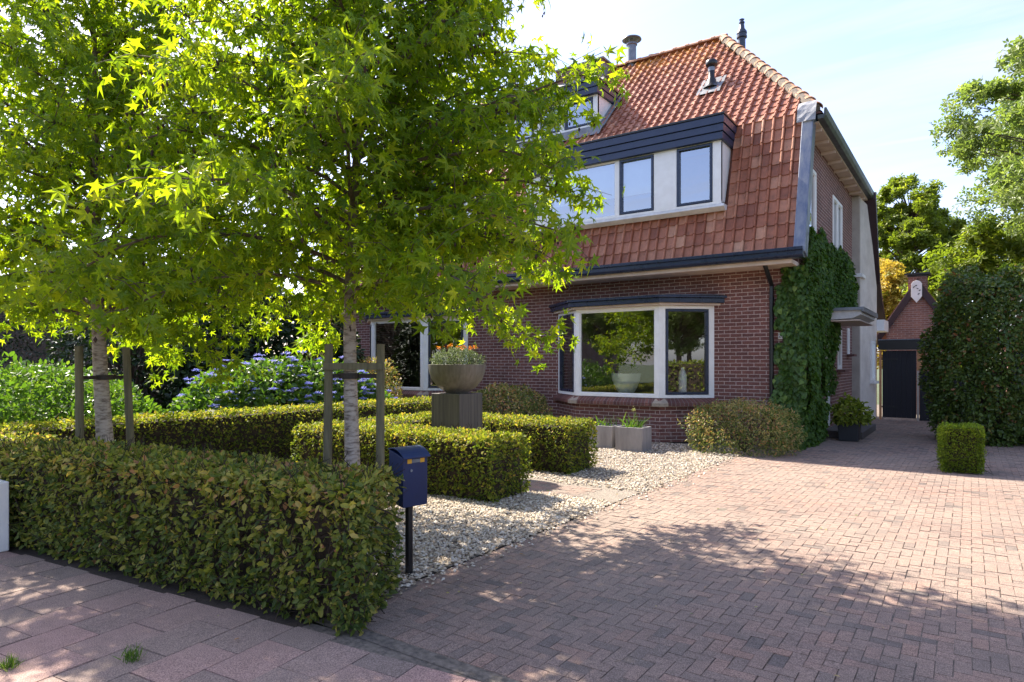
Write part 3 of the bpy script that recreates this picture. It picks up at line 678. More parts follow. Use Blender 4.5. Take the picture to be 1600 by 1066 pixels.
# frieze under the soffit at the back: stucco pilaster + rear verge
pil = MB().box(XS+.0-.25, XS+.20, 20.4, 20.52, 0, 6.3); obj('corner_pilaster', pil, STUCCO2, house, bevel=.01)
an = MB().add([(XS+.18, 20.53, 0), (XS+.43, 22.15, 0), (XS+.43, 22.15, 3.9), (XS+.30, 21.4, 6.2), (XS+.18, 20.53, 6.3)], [(0, 1, 2, 3, 4)])
an.add([(XS+.18, 20.53, 0), (XS-.3, 20.53, 0), (XS-.3, 20.53, 6.3), (XS+.18, 20.53, 6.3)], [(0, 1, 2, 3)])
an.add([(XS+.43, 22.15, 0), (XS+.43, 22.15, 3.9), (XS-.3, 22.15, 3.9), (XS-.3, 22.15, 0)], [(0, 1, 2, 3)])
obj('stucco_wall', an, STUCCO, house)
obj('stucco_band', MB().box(XS+.0, XS+.27, 20.36, 21.0, 4.05, 4.15), WHITE, house, bevel=.005)
rv = MB().prism([(RBY-.02, BZ), (22.4, 4.13), (23.9, 3.04), (23.9, 2.86), (22.25, 4.02), (RBY-.16, 6.35)], XV, XV+.30, 'x'); obj('rear_verge', rv, MAROON, house, bevel=.008)
obj('rear_soffit', MB().prism([(21.3, 6.2), (22.1, 4.0), (23.7, 2.9), (23.7, 2.84), (22.05, 3.92), (21.2, 6.15)], XS+.2, XV-.005, 'x'), SOFFIT, house)
obj('annex_end_block', MB().box(XS+.35, XS+.62, 22.16, 23.4, 2.62, 2.95), WHITE, house)
rear = MB().box(XL, XS-.29, 20.41, 20.6, 0, 6.3); obj('rear_wall', rear, STUCCO, house)

# big dormers and small upper dormers
def big_dormer(fm, flip):
    a, b = sorted((fm(DX0), fm(DX1)))
    d = MB()
    # body: face frame comes as windows; cheeks are white boards
    dr = obj('dormer', MB().box(a+.065, b-.065, DYF+.95, BY+.1, 4.9, 6.45), WHITE, house)
    for x, s in ((b, 1), (a, -1)):
        xx0, xx1 = (x-.06, x) if s > 0 else (x, x+.06)
        d = MB().prism([(DYF+.01, 4.90), (DYF+.01, 6.2), (BY+.12, 6.2), (BY+.12, 6.5), (13.42, 5.2), (13.28, 4.90)], xx0, xx1, 'x'); obj('dormer_cheek', d, WHITE, dr, bevel=.003)
    wsp = 4.84; hh = 6.14-wsp; Ls = [(.17, .92, True), (1.42, 2.22, True), (2.32, 4.0, False)]
    tot = b-a
    L2 = [(tot-u1, tot-u0, k) for u0, u1, k in Ls][::-1] if not flip else Ls
    window((a, DYF, wsp), (1, 0, 0), tot, hh, L2, house, glass=GLASSU, fr=.05, label='white dormer front with navy sashes', name='dormer_window')
    f = MB()
    for k, (z0, z1, y) in enumerate(((6.10, 6.24, .10), (6.25, 6.39, .125), (6.40, 6.55, .15))):
        f.prism([(a-.06-.02*k, DYF-y), (b+.06+.02*k, DYF-y), (b+.06+.02*k, BY+.10), (a-.06-.02*k, BY+.10)], z0, z1, 'z')
    obj('dormer_fascia', f, NAVYB, dr, bevel=.006)
    obj('dormer_roof', MB().box(a-.12, b+.12, DYF-.17, BY+.16, 6.555, 6.60), BLACK, dr, bevel=.005)
    fl = MB().prism([(DYF-.012, 4.835), (DYF-.03, 4.78), (DYF+.10, 4.71), (13.24, 4.74), (13.24, 4.83)], a-.06, b+.06, 'x'); obj('dormer_flashing', fl, mat('white_lead', (.66, .66, .66), .7, (.5, .5, .5), 5, .5, 12), dr)
    # white roller blind behind the upper half of the glass and dark room behind
    bl = MB().add([(a+.05, DYF+.14, 5.32), (b-1.1, DYF+.14, 5.32), (b-1.1, DYF+.14, 6.12), (a+.05, DYF+.14, 6.12)], [(0, 1, 2, 3)]); obj('roller_blind', bl, BLIND, dr)
    rmx = MB().add([(a+.04, DYF+.9, 4.86), (b-.04, DYF+.9, 4.86), (b-.04, DYF+.9, 6.5), (a+.04, DYF+.9, 6.5)], [(0, 1, 2, 3)]); rmx.box(a+.04, b-.04, DYF+.1, DYF+.9, 4.80, 4.835)
    obj('dormer_room', rmx, ROOM, dr)
big_dormer(lambda x: x, False); big_dormer(mir, True)
def small_dormer():
    a, b = mir(UX1), UX1
    # one joint dormer astride the party wall
    dr = obj('upper_dormer', MB().box(a+.06, b-.06, UYF+.55, 15.7, 7.8, 8.45), WHITE, house)
    for x0, x1 in ((b-.05, b), (a, a+.05)): obj('dormer_cheek', MB().prism([(UYF+.01, 7.66), (UYF+.01, 8.52), (15.72, 8.52), (14.92, 7.72), (14.86, 7.66)], x0, x1, 'x'), WHITE, dr, bevel=.003)
    tot = b-a; L_ = [(tot-.97, tot-.13, True), (tot-1.98, tot-1.13, True), (1.13, 1.98, True), (.13, .97, True)][::-1]
    window((a, UYF, 7.70), (1, 0, 0), tot, .80, L_, house, glass=GLASSU, fr=.05, name='upper_dormer_window', label='row of small navy framed windows in the upper dormer')
    f = MB(); f.box(a-.06, b+.06, UYF-.12, 15.9, 8.48, 8.63); f.box(a-.08, b+.08, UYF-.14, 16.0, 8.64, 8.80)
    obj('dormer_fascia', f, NAVYB, dr, bevel=.006)
    obj('dormer_roof', MB().box(a-.11, b+.11, UYF-.17, 16.05, 8.805, 8.85), BLACK, dr)
    fl = MB()
    kk = (RZ-BZ)/(RY-BY); zz = lambda y: BZ+(y-BY)*kk
    for x0, x1 in ((b+.002, b+.20), (a-.20, a-.002)): fl.add([(x0, UYF-.1, zz(UYF-.1)+.075), (x1, UYF-.1, zz(UYF-.1)+.075), (x1, 15.95, zz(15.95)+.075), (x0, 15.95, zz(15.95)+.075)], [(0, 1, 2, 3)])
    fl.add([(a-.2, UYF-.3, zz(UYF-.3)+.075), (b+.2, UYF-.3, zz(UYF-.3)+.075), (b+.2, UYF-.03, 7.69), (a-.2, UYF-.03, 7.69)], [(0, 1, 2, 3)])
    obj('dormer_flashing', fl, LEADM, dr)
    obj('dormer_room', MB().add([(a, UYF+.5, 7.7), (b, UYF+.5, 7.7), (b, UYF+.5, 8.5), (a, UYF+.5, 8.5)], [(0, 1, 2, 3)]), ROOM, dr)
small_dormer()
# chimney on the party wall, vents
ch = MB().box(-10.3, -8.72, 16.95, 17.95, 9.6, 10.46); cho = obj('chimney', ch, BRICK2, house)
obj('chimney_cap', MB().box(-10.36, -8.66, 16.9, 18.0, 10.465, 10.52), CONC, cho, bevel=.01)
obj('chimney_flashing', MB().prism([(16.72, 9.66), (16.93, 9.87), (16.93, 10.05), (16.70, 9.75)], -10.4, -8.56, 'x').box(-8.716, -8.64, 16.80, 17.5, 9.75, 10.3), LEADM, cho)
cw = MB().lathe([(.13, 10.2), (.13, 10.86), (.16, 10.88), (.16, 10.92), (.02, 10.92)], (-8.05, 17.5, 0), 20)
cw.lathe([(.02, 11.14), (.27, 11.06), (.28, 11.03), (.25, 11.02), (.02, 11.08)], (-8.05, 17.5, 0), 24)
for a in range(4): cw.tube([(-8.05+.14*math.cos(a*1.571), 17.5+.14*math.sin(a*1.571), 10.9), (-8.05+.22*math.cos(a*1.571), 17.5+.22*math.sin(a*1.571), 11.05)], .012, 6)
obj('chimney_cowl', cw, ZINC, house, smooth=True)
vz = 8.18
vp = MB().lathe([(.20, 0), (.15, .05), (.115, .10), (.105, .20), (.075, .24), (.075, .50), (.12, .52), (.14, .55), (.14, .62), (.11, .66), (.02, .67)], (-5.02, 15.36, vz-.02), 18)
vpo = obj('vent_pipe', vp, BLACK, house, smooth=True, label='short black vent pipe on the front roof slope')
obj('vent_band', MB().lathe([(.078, .40), (.080, .40), (.080, .49), (.078, .49)], (-5.02, 15.36, vz-.02), 18), ZINC, vpo)
fl = MB(); kk = (RZ-BZ)/(RY-BY)
V_ = []
for i in range(6):
    for j in range(6):
        x = -5.30+i*.112; y = 15.06+j*.11; V_.append((x+random.uniform(-.012, .012), y, BZ+(y-BY)*kk+.075+random.uniform(0, .012)))
fl.add(V_, [(i*6+j, (i+1)*6+j, (i+1)*6+j+1, i*6+j+1) for i in range(5) for j in range(5)]); obj('vent_flashing', fl, LEADM, vpo)
vp2 = MB().lathe([(.13, 0), (.13, .22), (.095, .24), (.095, .80), (.135, .82), (.135, .87), (.12, .88), (.12, .92), (.135, .93), (.13, .98), (.075, 1.06), (.06, 1.2), (.075, 1.21), (.075, 1.24), (.05, 1.25), (.05, 1.30), (.07, 1.31), (.02, 1.34)], (-5.02, 17.85, 9.55), 18)
obj('vent_pipe', vp2, mat('blue_grey_pipe', (.04, .055, .085), .4), house, smooth=True, label='tall blue grey flue rising behind the ridge')

# side wall openings
sill_m[0] = mat('brown_sill', (.12, .05, .045), .6)
def side_window(y0, y1, z0, z1, sill=.10, lights=None, label=None):
    return window((XS+.025, y0, z0), (0, 1, 0), y1-y0, z1-z0, lights or [(.09, y1-y0-.09, False)], house, fr=.08, sill=sill and sill+.06, label=label)
side_window(14.25, 15.2, .95, 2.45, label='side window behind the ivy'); side_window(17.95, 18.55, 1.5, 2.5, label='slim white window beside the side door')
side_window(14.1, 15.15, 3.95, 5.72, None, label='first floor side window nearest the front'); side_window(17.25, 18.6, 4.1, 5.70, None, [(.09, .62, False), (.72, 1.26, False)], label='first floor side window nearest the back')
side_window(19.5, 19.85, 1.9, 2.6, label='tiny white window near the stucco wall')
dr = obj('side_door', MB().prism([(16.2, .16), (16.29, .16), (16.29, 2.42), (17.11, 2.42), (17.11, .16), (17.2, .16), (17.2, 2.5), (16.2, 2.5)], XS-.10, XS-.04, 'x'), WHITE, house, bevel=.004)
obj('door_leaf', MB().box(XS-.10, XS-.07, 16.30, 17.10, .17, 2.41), WHITE, dr, bevel=.004)
obj('handle', MB().tube([(XS-.07, 16.38, 1.15), (XS-.02, 16.38, 1.15), (XS-.02, 16.48, 1.15)], .01, 8), ZINC, dr)
obj('door_step', MB().box(XS+.002, -1.92, 15.95, 18.4, 0, .15), mat('dark_step', (.10, .085, .08), .8), house, bevel=.01)
cn = MB().prism([(XS+.01, 2.60), (-2.1, 2.62), (-1.92, 2.70), (-1.92, 2.80), (XS+.01, 2.84)], 15.7, 18.2, 'y')
cno = obj('door_canopy', cn, mat('canopy_white', (.60, .60, .60), .5), house, bevel=.006)
obj('canopy_trim', MB().box(-1.918, -1.86, 15.66, 18.24, 2.76, 2.84).box(XS+.01, -1.86, 15.64, 15.695, 2.79, 2.85).box(XS+.01, -1.86, 15.695, 18.2, 2.842, 2.862), ZINC, cno, bevel=.004)
obj('lower_soffit', MB().box(XS+.012, -1.95, 15.72, 18.18, 2.57, 2.597), SOFFIT, cno)
# plaster window on the stucco wall, utility box
T = frame_T((XS+.335, 21.5, 1.15), (.25, 1.62, 0))
pw = MB().box(0, .07, -.01, .03, 0, 1.15, T).box(.33, .40, -.01, .03, 0, 1.15, T).box(.07, .33, -.01, .03, 0, .07, T).box(.07, .33, -.01, .03, 1.08, 1.15, T)
pwo = obj('window', pw, WHITE, house, bevel=.003, label='narrow white window in the stucco wall'); obj('pane', MB().box(.07, .33, .0, .008, .07, 1.08, T), POTW, pwo); obj('sill', MB().box(-.04, .44, -.01, .11, -.09, -.01, T), WHITE, pwo)
# house number sign
def text_mesh(s, size, ext, m, mat4, parent, name):
    cu = bpy.data.curves.new(name, 'FONT'); cu.body = s; cu.size = size; cu.extrude = ext; cu.align_x = 'CENTER'; cu.align_y = 'CENTER'
    o = bpy.data.objects.new(name, cu); C.objects.link(o)
    dg = bpy.context.evaluated_depsgraph_get(); me = bpy.data.meshes.new_from_object(o.evaluated_get(dg)); bpy.data.objects.remove(o)
    me.transform(mat4); me.transform(Matrix.Translation(-wpos(parent))); me.materials.clear(); me.materials.append(m)
    o2 = bpy.data.objects.new(name, me); C.objects.link(o2); o2.parent = parent; return o2
hn = obj('house_number', MB().box(-3.11, -2.99, YF-.022, YF-.003, 2.13, 2.25), mat('enamel_white', (.6, .6, .6), .4), house, bevel=.003)
text_mesh('20', .105, .002, BLACK, Matrix.Translation((-3.05, YF-.0245, 2.19)) @ Matrix.Rotation(R(90), 4, 'X'), hn, 'number_digits')

# ------------------------------------------------------------------ plants
def G3(*c): return tuple(c)
L_STAR = leafmat('sweetgum_leaf', [(0, (.10, .19, .014)), (.45, (.205, .315, .018)), (.8, (.35, .44, .022)), (1, (.44, .49, .04))], .66, .36, (1.58, 1.42, .44))
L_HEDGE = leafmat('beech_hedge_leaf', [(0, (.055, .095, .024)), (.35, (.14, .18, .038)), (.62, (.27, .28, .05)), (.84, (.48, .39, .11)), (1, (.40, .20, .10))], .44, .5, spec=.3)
L_HEDGE2 = leafmat('garden_hedge_leaf', [(0, (.075, .12, .018)), (.45, (.18, .22, .028)), (.75, (.34, .33, .045)), (1, (.46, .31, .08))], .46, .5, spec=.25)
L_IVY = leafmat('ivy_leaf', [(0, (.04, .085, .018)), (.7, (.08, .155, .028)), (1, (.19, .27, .05))], .34, .42, spec=.35)
L_IVYN = leafmat('dense_creeper_leaf', [(0, (.035, .08, .012)), (.7, (.07, .14, .018)), (1, (.15, .22, .03))], .35, .5, spec=.25)
L_LIME = leafmat('bright_green_leaf', [(0, (.05, .11, .015)), (.6, (.10, .19, .025)), (1, (.19, .26, .04))], .45, .4)
L_DARK = leafmat('dark_evergreen_leaf', [(0, (.010, .022, .010)), (.8, (.022, .045, .014)), (1, (.05, .08, .02))], .1, .5)
L_HOLLY = leafmat('laurel_leaf', [(0, (.04, .075, .016)), (.6, (.09, .145, .026)), (.86, (.17, .21, .04)), (1, (.28, .12, .05))], .32, .36, spec=.45)
L_BOX = leafmat('box_leaf', [(0, (.09, .14, .015)), (.6, (.20, .28, .02)), (1, (.34, .40, .04))], .45, .5, spec=.25)
L_BROWN = leafmat('bronze_shrub_leaf', [(0, (.07, .13, .025)), (.45, (.15, .19, .045)), (.72, (.42, .35, .14)), (1, (.48, .22, .11))], .35, .36)
L_OAK = leafmat('oak_leaf', [(0, (.11, .16, .05)), (.6, (.21, .27, .085)), (1, (.36, .40, .16))], .5, .45)
L_MID = leafmat('broadleaf_leaf', [(0, (.09, .13, .018)), (.6, (.21, .26, .03)), (1, (.40, .40, .06))], .5, .5)
L_YEL = leafmat('yellow_leaf', [(0, (.20, .22, .03)), (.5, (.50, .38, .07)), (1, (.72, .58, .20))], .45, .5, (1.1, 1.0, .5))
FL_BLUE = leafmat('hydrangea_petal', [(0, (.25, .29, .70)), (.6, (.40, .44, .85)), (1, (.60, .52, .85))], .35, .6, (1, 1, 1))
FL_ORANGE = leafmat('orange_petal', [(0, (.75, .22, .01)), (1, (.85, .45, .02))], .3, .6, (1, 1, .6))
FL_YEL = leafmat('pale_panicle', [(0, (.35, .38, .12)), (1, (.55, .55, .22))], .4, .6, (1, 1, .8))
PETAL = (np.array([(-.5, 0, 0), (-.12, .12, .06), (0, .5, 0), (.12, .12, .06), (.5, 0, 0), (.12, -.12, .06), (0, -.5, 0), (-.12, -.12, .06)]), np.array([(0, 7, 3, 1), (1, 3, 2, 2)][:1]+[(2, 1, 5, 3)][:0]+[(0, 7, 5, 4), (0, 4, 3, 1)]))
STICK = (np.array([(-.02, 0, 0), (.02, 0, 0), (.012, 1, .03), (-.012, 1, .03), (0, 0, .03), (0, 1, .05)]), np.array([(0, 1, 2, 3), (1, 4, 5, 2), (4, 0, 3, 5)]))

def leaves(name, tmpl, P, Nrm, size, m, parent, droop=0., spread=.6, lo=.75, hi=1.25, bias=None, alongn=.5, nj=.55):
    n = len(P)
    D = norm(Nrm*alongn+rng.normal(0, spread, (n, 3))+np.array([0, 0, -droop]))
    Nn = norm(Nrm+rng.normal(0, nj, (n, 3))+np.array([0, 0, .35]))
    S = size*rng.uniform(lo, hi, n); r = rng.normal(.45, .24, n)+(bias if bias is not None else 0)
    V, F, rr = scatter(tmpl, P, D, Nn, S, np.clip(r, 0, 1))
    return npobj(name, V, F, rr, m, parent)

def hedge(name, cx, cy, L_, Wd, H, rot, n, size, m, label, cat='hedge', group=None, seed=0, round_=.05, tw=500, tmpl=OVAL, droop=.35, und=.05, inset=.09, depth=.035, skew=0., thin=1.):
    t = thing(name, label, cat, (cx, cy, 0), group)
    ca, sa = math.cos(rot), math.sin(rot)
    A = np.array([L_*H, L_*H, Wd*H, Wd*H, L_*Wd*1.25]); k = rng.choice(5, n, p=A/A.sum())
    u = rng.uniform(-1, 1, n)*L_/2; v = rng.uniform(-1, 1, n)*Wd/2; z = rng.uniform(.0, 1, n)*H
    P = np.zeros((n, 3)); Nn = np.zeros((n, 3))
    for i, (ax, s) in enumerate((('v', -1), ('v', 1), ('u', -1), ('u', 1), ('z', 1))):
        q = k == i; 
        P[q] = np.column_stack([u[q], v[q], z[q]])
        j = 'uvz'.index(ax); P[q, j] = H if ax == 'z' else s*(Wd if ax == 'v' else L_)/2; Nn[q, j] = s
    # soften the edges, undercut the foot, wobble the clipped faces
    e = np.minimum(np.abs(np.abs(P[:, 0])-L_/2), .2); 
    for j, lim in ((0, L_/2), (1, Wd/2)):
        over = np.clip((P[:, 2]-(H-.08))/.08, 0, 1)**2*round_; P[:, j] -= np.sign(P[:, j])*over*(np.abs(P[:, j]) > lim-.12)
    foot = np.clip(1-P[:, 2]/.25, 0, 1)**1.5*und; P[:, :2] -= Nn[:, :2]*foot[:, None]
    dis = fnoise(P, 3.2, seed)*.018+fnoise(P, 11.5, seed+1)*.024+fnoise(P, 29., seed+2)*.014
    P += Nn*dis[:, None]-Nn*(rng.exponential(depth, n))[:, None]+rng.normal(0, .006, (n, 3))
    P[:, 2] = np.maximum(P[:, 2], .01); P[:, 0] -= skew*(P[:, 1]/Wd+.5)*np.clip(P[:, 0]/L_*2, 0, 1)
    rotm = np.array([[ca, sa, 0], [-sa, ca, 0], [0, 0, 1]])
    kk_ = rng.random(n) < np.clip(1-thin*(.28-.55*fnoise(P, 15., seed+5)-.25*fnoise(P, 5., seed+6)), .12, 1); P = P[kk_]; Nn = Nn[kk_]; n = len(P); tw = min(tw, n)
    P2 = P@rotm+np.array([cx, cy, 0]); N2 = Nn@rotm
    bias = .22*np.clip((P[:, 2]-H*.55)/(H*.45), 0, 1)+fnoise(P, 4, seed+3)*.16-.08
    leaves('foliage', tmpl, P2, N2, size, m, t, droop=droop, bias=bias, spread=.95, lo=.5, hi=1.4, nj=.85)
    # inner mass, pitted
    mb = MB(); nx, ny, nz = max(3, int(L_/.12)), max(3, int(Wd/.12)), 8; ins = inset
    def surf(a, b, c):
        p = np.array([[a*(L_/2-ins)-skew*(b*.5+.5)*max(a, 0), b*(Wd/2-ins), c*(H-ins*.9)]]); d = fnoise(p, 7, seed)[0]*.02
        q = (p*[1-d/max(L_/2, .2), 1-d/max(Wd/2, .2), 1]+[[0, 0, d*.4]])@rotm; return (q[0][0]+cx, q[0][1]+cy, max(q[0][2], 0))
    def sheet(f, a, b):
        o = len(mb.v); 
        for i in range(a+1):
            for j in range(b+1): mb.v.append(f(i/a*2-1, j/b))
        for i in range(a):
            for j in range(b): mb.f.append((o+i*(b+1)+j, o+(i+1)*(b+1)+j, o+(i+1)*(b+1)+j+1, o+i*(b+1)+j+1)); mb.r.append(.5)
    sheet(lambda a, c: surf(a, -1, c), nx, nz); sheet(lambda a, c: surf(a, 1, c), nx, nz); sheet(lambda a, c: surf(-1, a, c), ny, nz); sheet(lambda a, c: surf(1, a, c), ny, nz)
    sheet(lambda a, c: surf(a, c*2-1, 1), nx, ny)
    Pt = P[rng.choice(n, tw)]; Nt = Nn[rng.choice(n, tw)]
    V, F, rr = scatter(STICK, (Pt*[1, 1, .95])@rotm+np.array([cx, cy, 0])-N2[:tw]*0, rdir(tw, .4), rdir(tw), rng.uniform(.08, .2, tw), np.full(tw, .5))
    o = len(mb.v); mb.v += [tuple(q) for q in V]; mb.f += [tuple(int(i)+o for i in f) for f in F]; mb.r += [.5]*len(F)
    obj('branches', mb, INNER if tw < 1 else HBR, t)
    return t
HBR = mat('hedge_branches', (.060, .038, .024), 1, (.012, .009, .006), 14, .8, 40)

def shrub(name, cx, cy, rx, ry, H, n, size, m, label, cat='shrub', tmpl=OVAL, z0=0., power=2.3, rot=0., group=None, seed=0, droop=.2, rough=.14, depth=.10, stems=10, wood=None, flat_bottom=True, bias0=0., alongn=.5, base=.36):
    t = thing(name, label, cat, (cx, cy, z0), group)
    D = rdir(n*2); D = D[D[:, 2] > (-.62 if base < .45 else -1)][:n]; n = len(D)
    k = (np.abs(D[:, 0])**power+np.abs(D[:, 1])**power+np.abs(D[:, 2])**power)**(-1/power)
    f = 1+rough*(fnoise(D, 2.6, seed)+.6*fnoise(D, 6.3, seed+2))
    P = D*(k*f)[:, None]; P *= (1-np.minimum(rng.exponential(depth, n), .6))[:, None]
    P = P*[rx, ry, H*(1-base)]+[0, 0, H*base]; k_ = P[:, 2] > .02; P = P[k_]; D = D[k_]; n = len(P)
    Nn = norm(D/np.array([rx, ry, H*.6])); ca, sa = math.cos(rot), math.sin(rot); rm_ = np.array([[ca, sa, 0], [-sa, ca, 0], [0, 0, 1]])
    P = P@rm_+[cx, cy, z0]; Nn = Nn@rm_
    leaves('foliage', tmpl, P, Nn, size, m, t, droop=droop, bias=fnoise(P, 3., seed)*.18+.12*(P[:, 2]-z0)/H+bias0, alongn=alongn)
    mb = MB()
    for i in range(stems):
        a = 6.283*i/stems+rng.uniform(-.3, .3); q = .75*rng.uniform(.5, 1); e = np.array([math.cos(a)*rx*q, math.sin(a)*ry*q, 0])@rm_
        mb.tube([(cx+e[0]*.06, cy+e[1]*.06, z0), (cx+e[0]*.45, cy+e[1]*.45, z0+H*.4), (cx+e[0]*.95, cy+e[1]*.95, z0+H*rng.uniform(.6, .85))], [.014*H+.004, .008*H+.003, .003], 5)
    obj('stems', mb, wood or TWIG, t)
    return t, P, Nn

# front hedge along the pavement, its garden side straight and its ends clipped square
ha = R(6.7)
def hp(u, v): return (-3.14+u*math.cos(ha)-v*math.sin(ha), 2.64+u*math.sin(ha)+v*math.cos(ha))
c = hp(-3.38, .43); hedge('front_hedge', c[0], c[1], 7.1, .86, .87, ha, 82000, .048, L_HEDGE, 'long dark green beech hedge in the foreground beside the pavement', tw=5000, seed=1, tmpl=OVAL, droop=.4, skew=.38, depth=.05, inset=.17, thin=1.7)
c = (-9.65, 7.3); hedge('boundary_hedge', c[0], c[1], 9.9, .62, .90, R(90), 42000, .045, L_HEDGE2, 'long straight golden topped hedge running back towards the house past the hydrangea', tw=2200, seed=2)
hedge('square_hedge', -6.10, 6.50, 3.05, .84, .76, 0, 26000, .042, L_HEDGE2, 'low clipped hedge in front of the stone plinth, its end on the gravel', tw=1500, seed=3)
hedge('square_hedge', -6.45, 8.78, 3.25, .86, .77, 0, 26000, .042, L_HEDGE2, 'low clipped hedge behind the stone plinth, nearest the bay window', tw=1500, seed=4)
hedge('square_hedge', -7.95, 7.50, .72, 2.85, .74, 0, 12000, .042, L_HEDGE2, 'short clipped hedge joining the two low hedges left of the plinth', tw=600, seed=5)
for o in SC.objects:
    if o.name.startswith('square_hedge') and not o.parent: o['group'] = 'clipped hedges round the plinth'
hedge('box_cube', -.13, 12.15, .54, .54, .70, R(8), 14000, .027, L_BOX, 'bright green box bush clipped into a cube on the driveway', cat='bush', tw=200, seed=6, inset=.09, droop=0, round_=.02, thin=.3)
hedge('conifer_hedge', -26.1, 8.9, 24, 1.2, 4.1, 0, 30000, .10, L_DARK, 'tall dark conifer hedge far behind the left tree', tw=300, seed=7, inset=.1, droop=0)
shrub('tall_evergreen_bush', .34, 17.0, 1.05, 1.1, 3.55, 32000, .085, L_HOLLY, 'tall dark glossy evergreen block between the black gate and the garage', cat='bush', seed=8, power=3.0, rough=.2, droop=.3, depth=.07, stems=9, base=.47)

# shrubs round the house
shrub('bronze_shrub', -3.50, 12.50, .92, .66, .90, 9000, .06, L_BROWN, 'green and bronze leaved shrub under the downpipe beside the ivy', tmpl=LANCE, seed=11, power=4.2, rough=.22, depth=.16)
shrub('bronze_shrub', -9.0, 12.5, 1.10, .75, 1.12, 7500, .062, L_BROWN, 'rounded bronze tinted shrub left of the bay window', tmpl=OVAL, seed=12)
shrub('bronze_shrub', -12.3, 11.4, .8, .7, 1.75, 5000, .065, L_BROWN, 'brown leaved bush between the tree stakes in front of the far window', seed=13, bias0=.1)
for o in SC.objects:
    if o.name.startswith('bronze_shrub'): o['group'] = 'bronze shrubs against the house'
hyd, HP, HN = shrub('hydrangea', -11.3, 8.3, 1.15, 2.6, 1.72, 9000, .12, L_LIME, 'wide hydrangea covered in flat blue and lilac flower heads', tmpl=OVAL, seed=14, power=2.0, droop=.2)
sel = (HN[:, 2] > .25) & (HN[:, 0] > -.6); idx = rng.choice(np.where(sel)[0], 170, replace=False)
P_ = []; 
for i in idx:
    n = 30; a = rng.uniform(0, 6.28, n); rr = np.sqrt(rng.random(n))*rng.uniform(.06, .11)
    P_.append(HP[i]+HN[i]*.13+np.column_stack([rr*np.cos(a), rr*np.sin(a), .03-rr*.25+rng.normal(0, .008, n)]))
P_ = np.vstack(P_); n = len(P_); V, F, r = scatter(PETAL, P_, rdir(n), np.array([0, 0, 1.])+rng.normal(0, .35, (n, 3)), rng.uniform(.05, .085, n), rng.random(n)); npobj('flowers', V, F, r, FL_BLUE, hyd)
s1, SP, SN = shrub('garden_shrub', -12.4, 3.9, 1.5, 2.1, 1.62, 9500, .10, L_LIME, 'sunlit bright green shrub with pale panicles at the left edge', tmpl=OVAL, seed=15, rough=.2, droop=.1)
idx = rng.choice(np.where(SN[:, 2] > .5)[0], 14, replace=False); P_ = np.vstack([SP[i]+[0, 0, .08]+rng.normal(0, 1, (60, 3))*[.045, .045, .06] for i in idx]); n = len(P_)
V, F, r = scatter(PETAL, P_, rdir(n), rdir(n), rng.uniform(.02, .035, n), rng.random(n)); npobj('flowers', V, F, r, FL_YEL, s1)
shrub('laurel_bush', -13.6, 9.4, 1.2, 2.3, 3.3, 17000, .15, L_DARK, 'big dark laurel bush behind the hydrangea', tmpl=OVAL, seed=16, bias0=.1, power=3)
shrub('laurel_bush', -16.6, 7.6, 1.6, 1.4, 3.9, 7000, .13, L_DARK, 'dark laurel bush at the right end of the conifer hedge', tmpl=OVAL, seed=19, bias0=.1, power=3)
shrub('golden_bush', -12.6, 9.6, .55, .6, 2.15, 1500, .11, L_YEL, 'slender bush with yellow and orange leaves beside the right stake', seed=17, stems=5) 
shrub('garden_shrub', -15.2, 5.4, 1.6, 1.4, 1.5, 6000, .10, L_LIME, 'lower green shrub in front of the conifer hedge', seed=18, rough=.2)
for o in SC.objects:
    if o.name.startswith('laurel_bush'): o['group'] = 'dark laurels of the neighbouring garden'
    if o.name.startswith('garden_shrub'): o['group'] = 'green shrubs of the neighbouring garden'

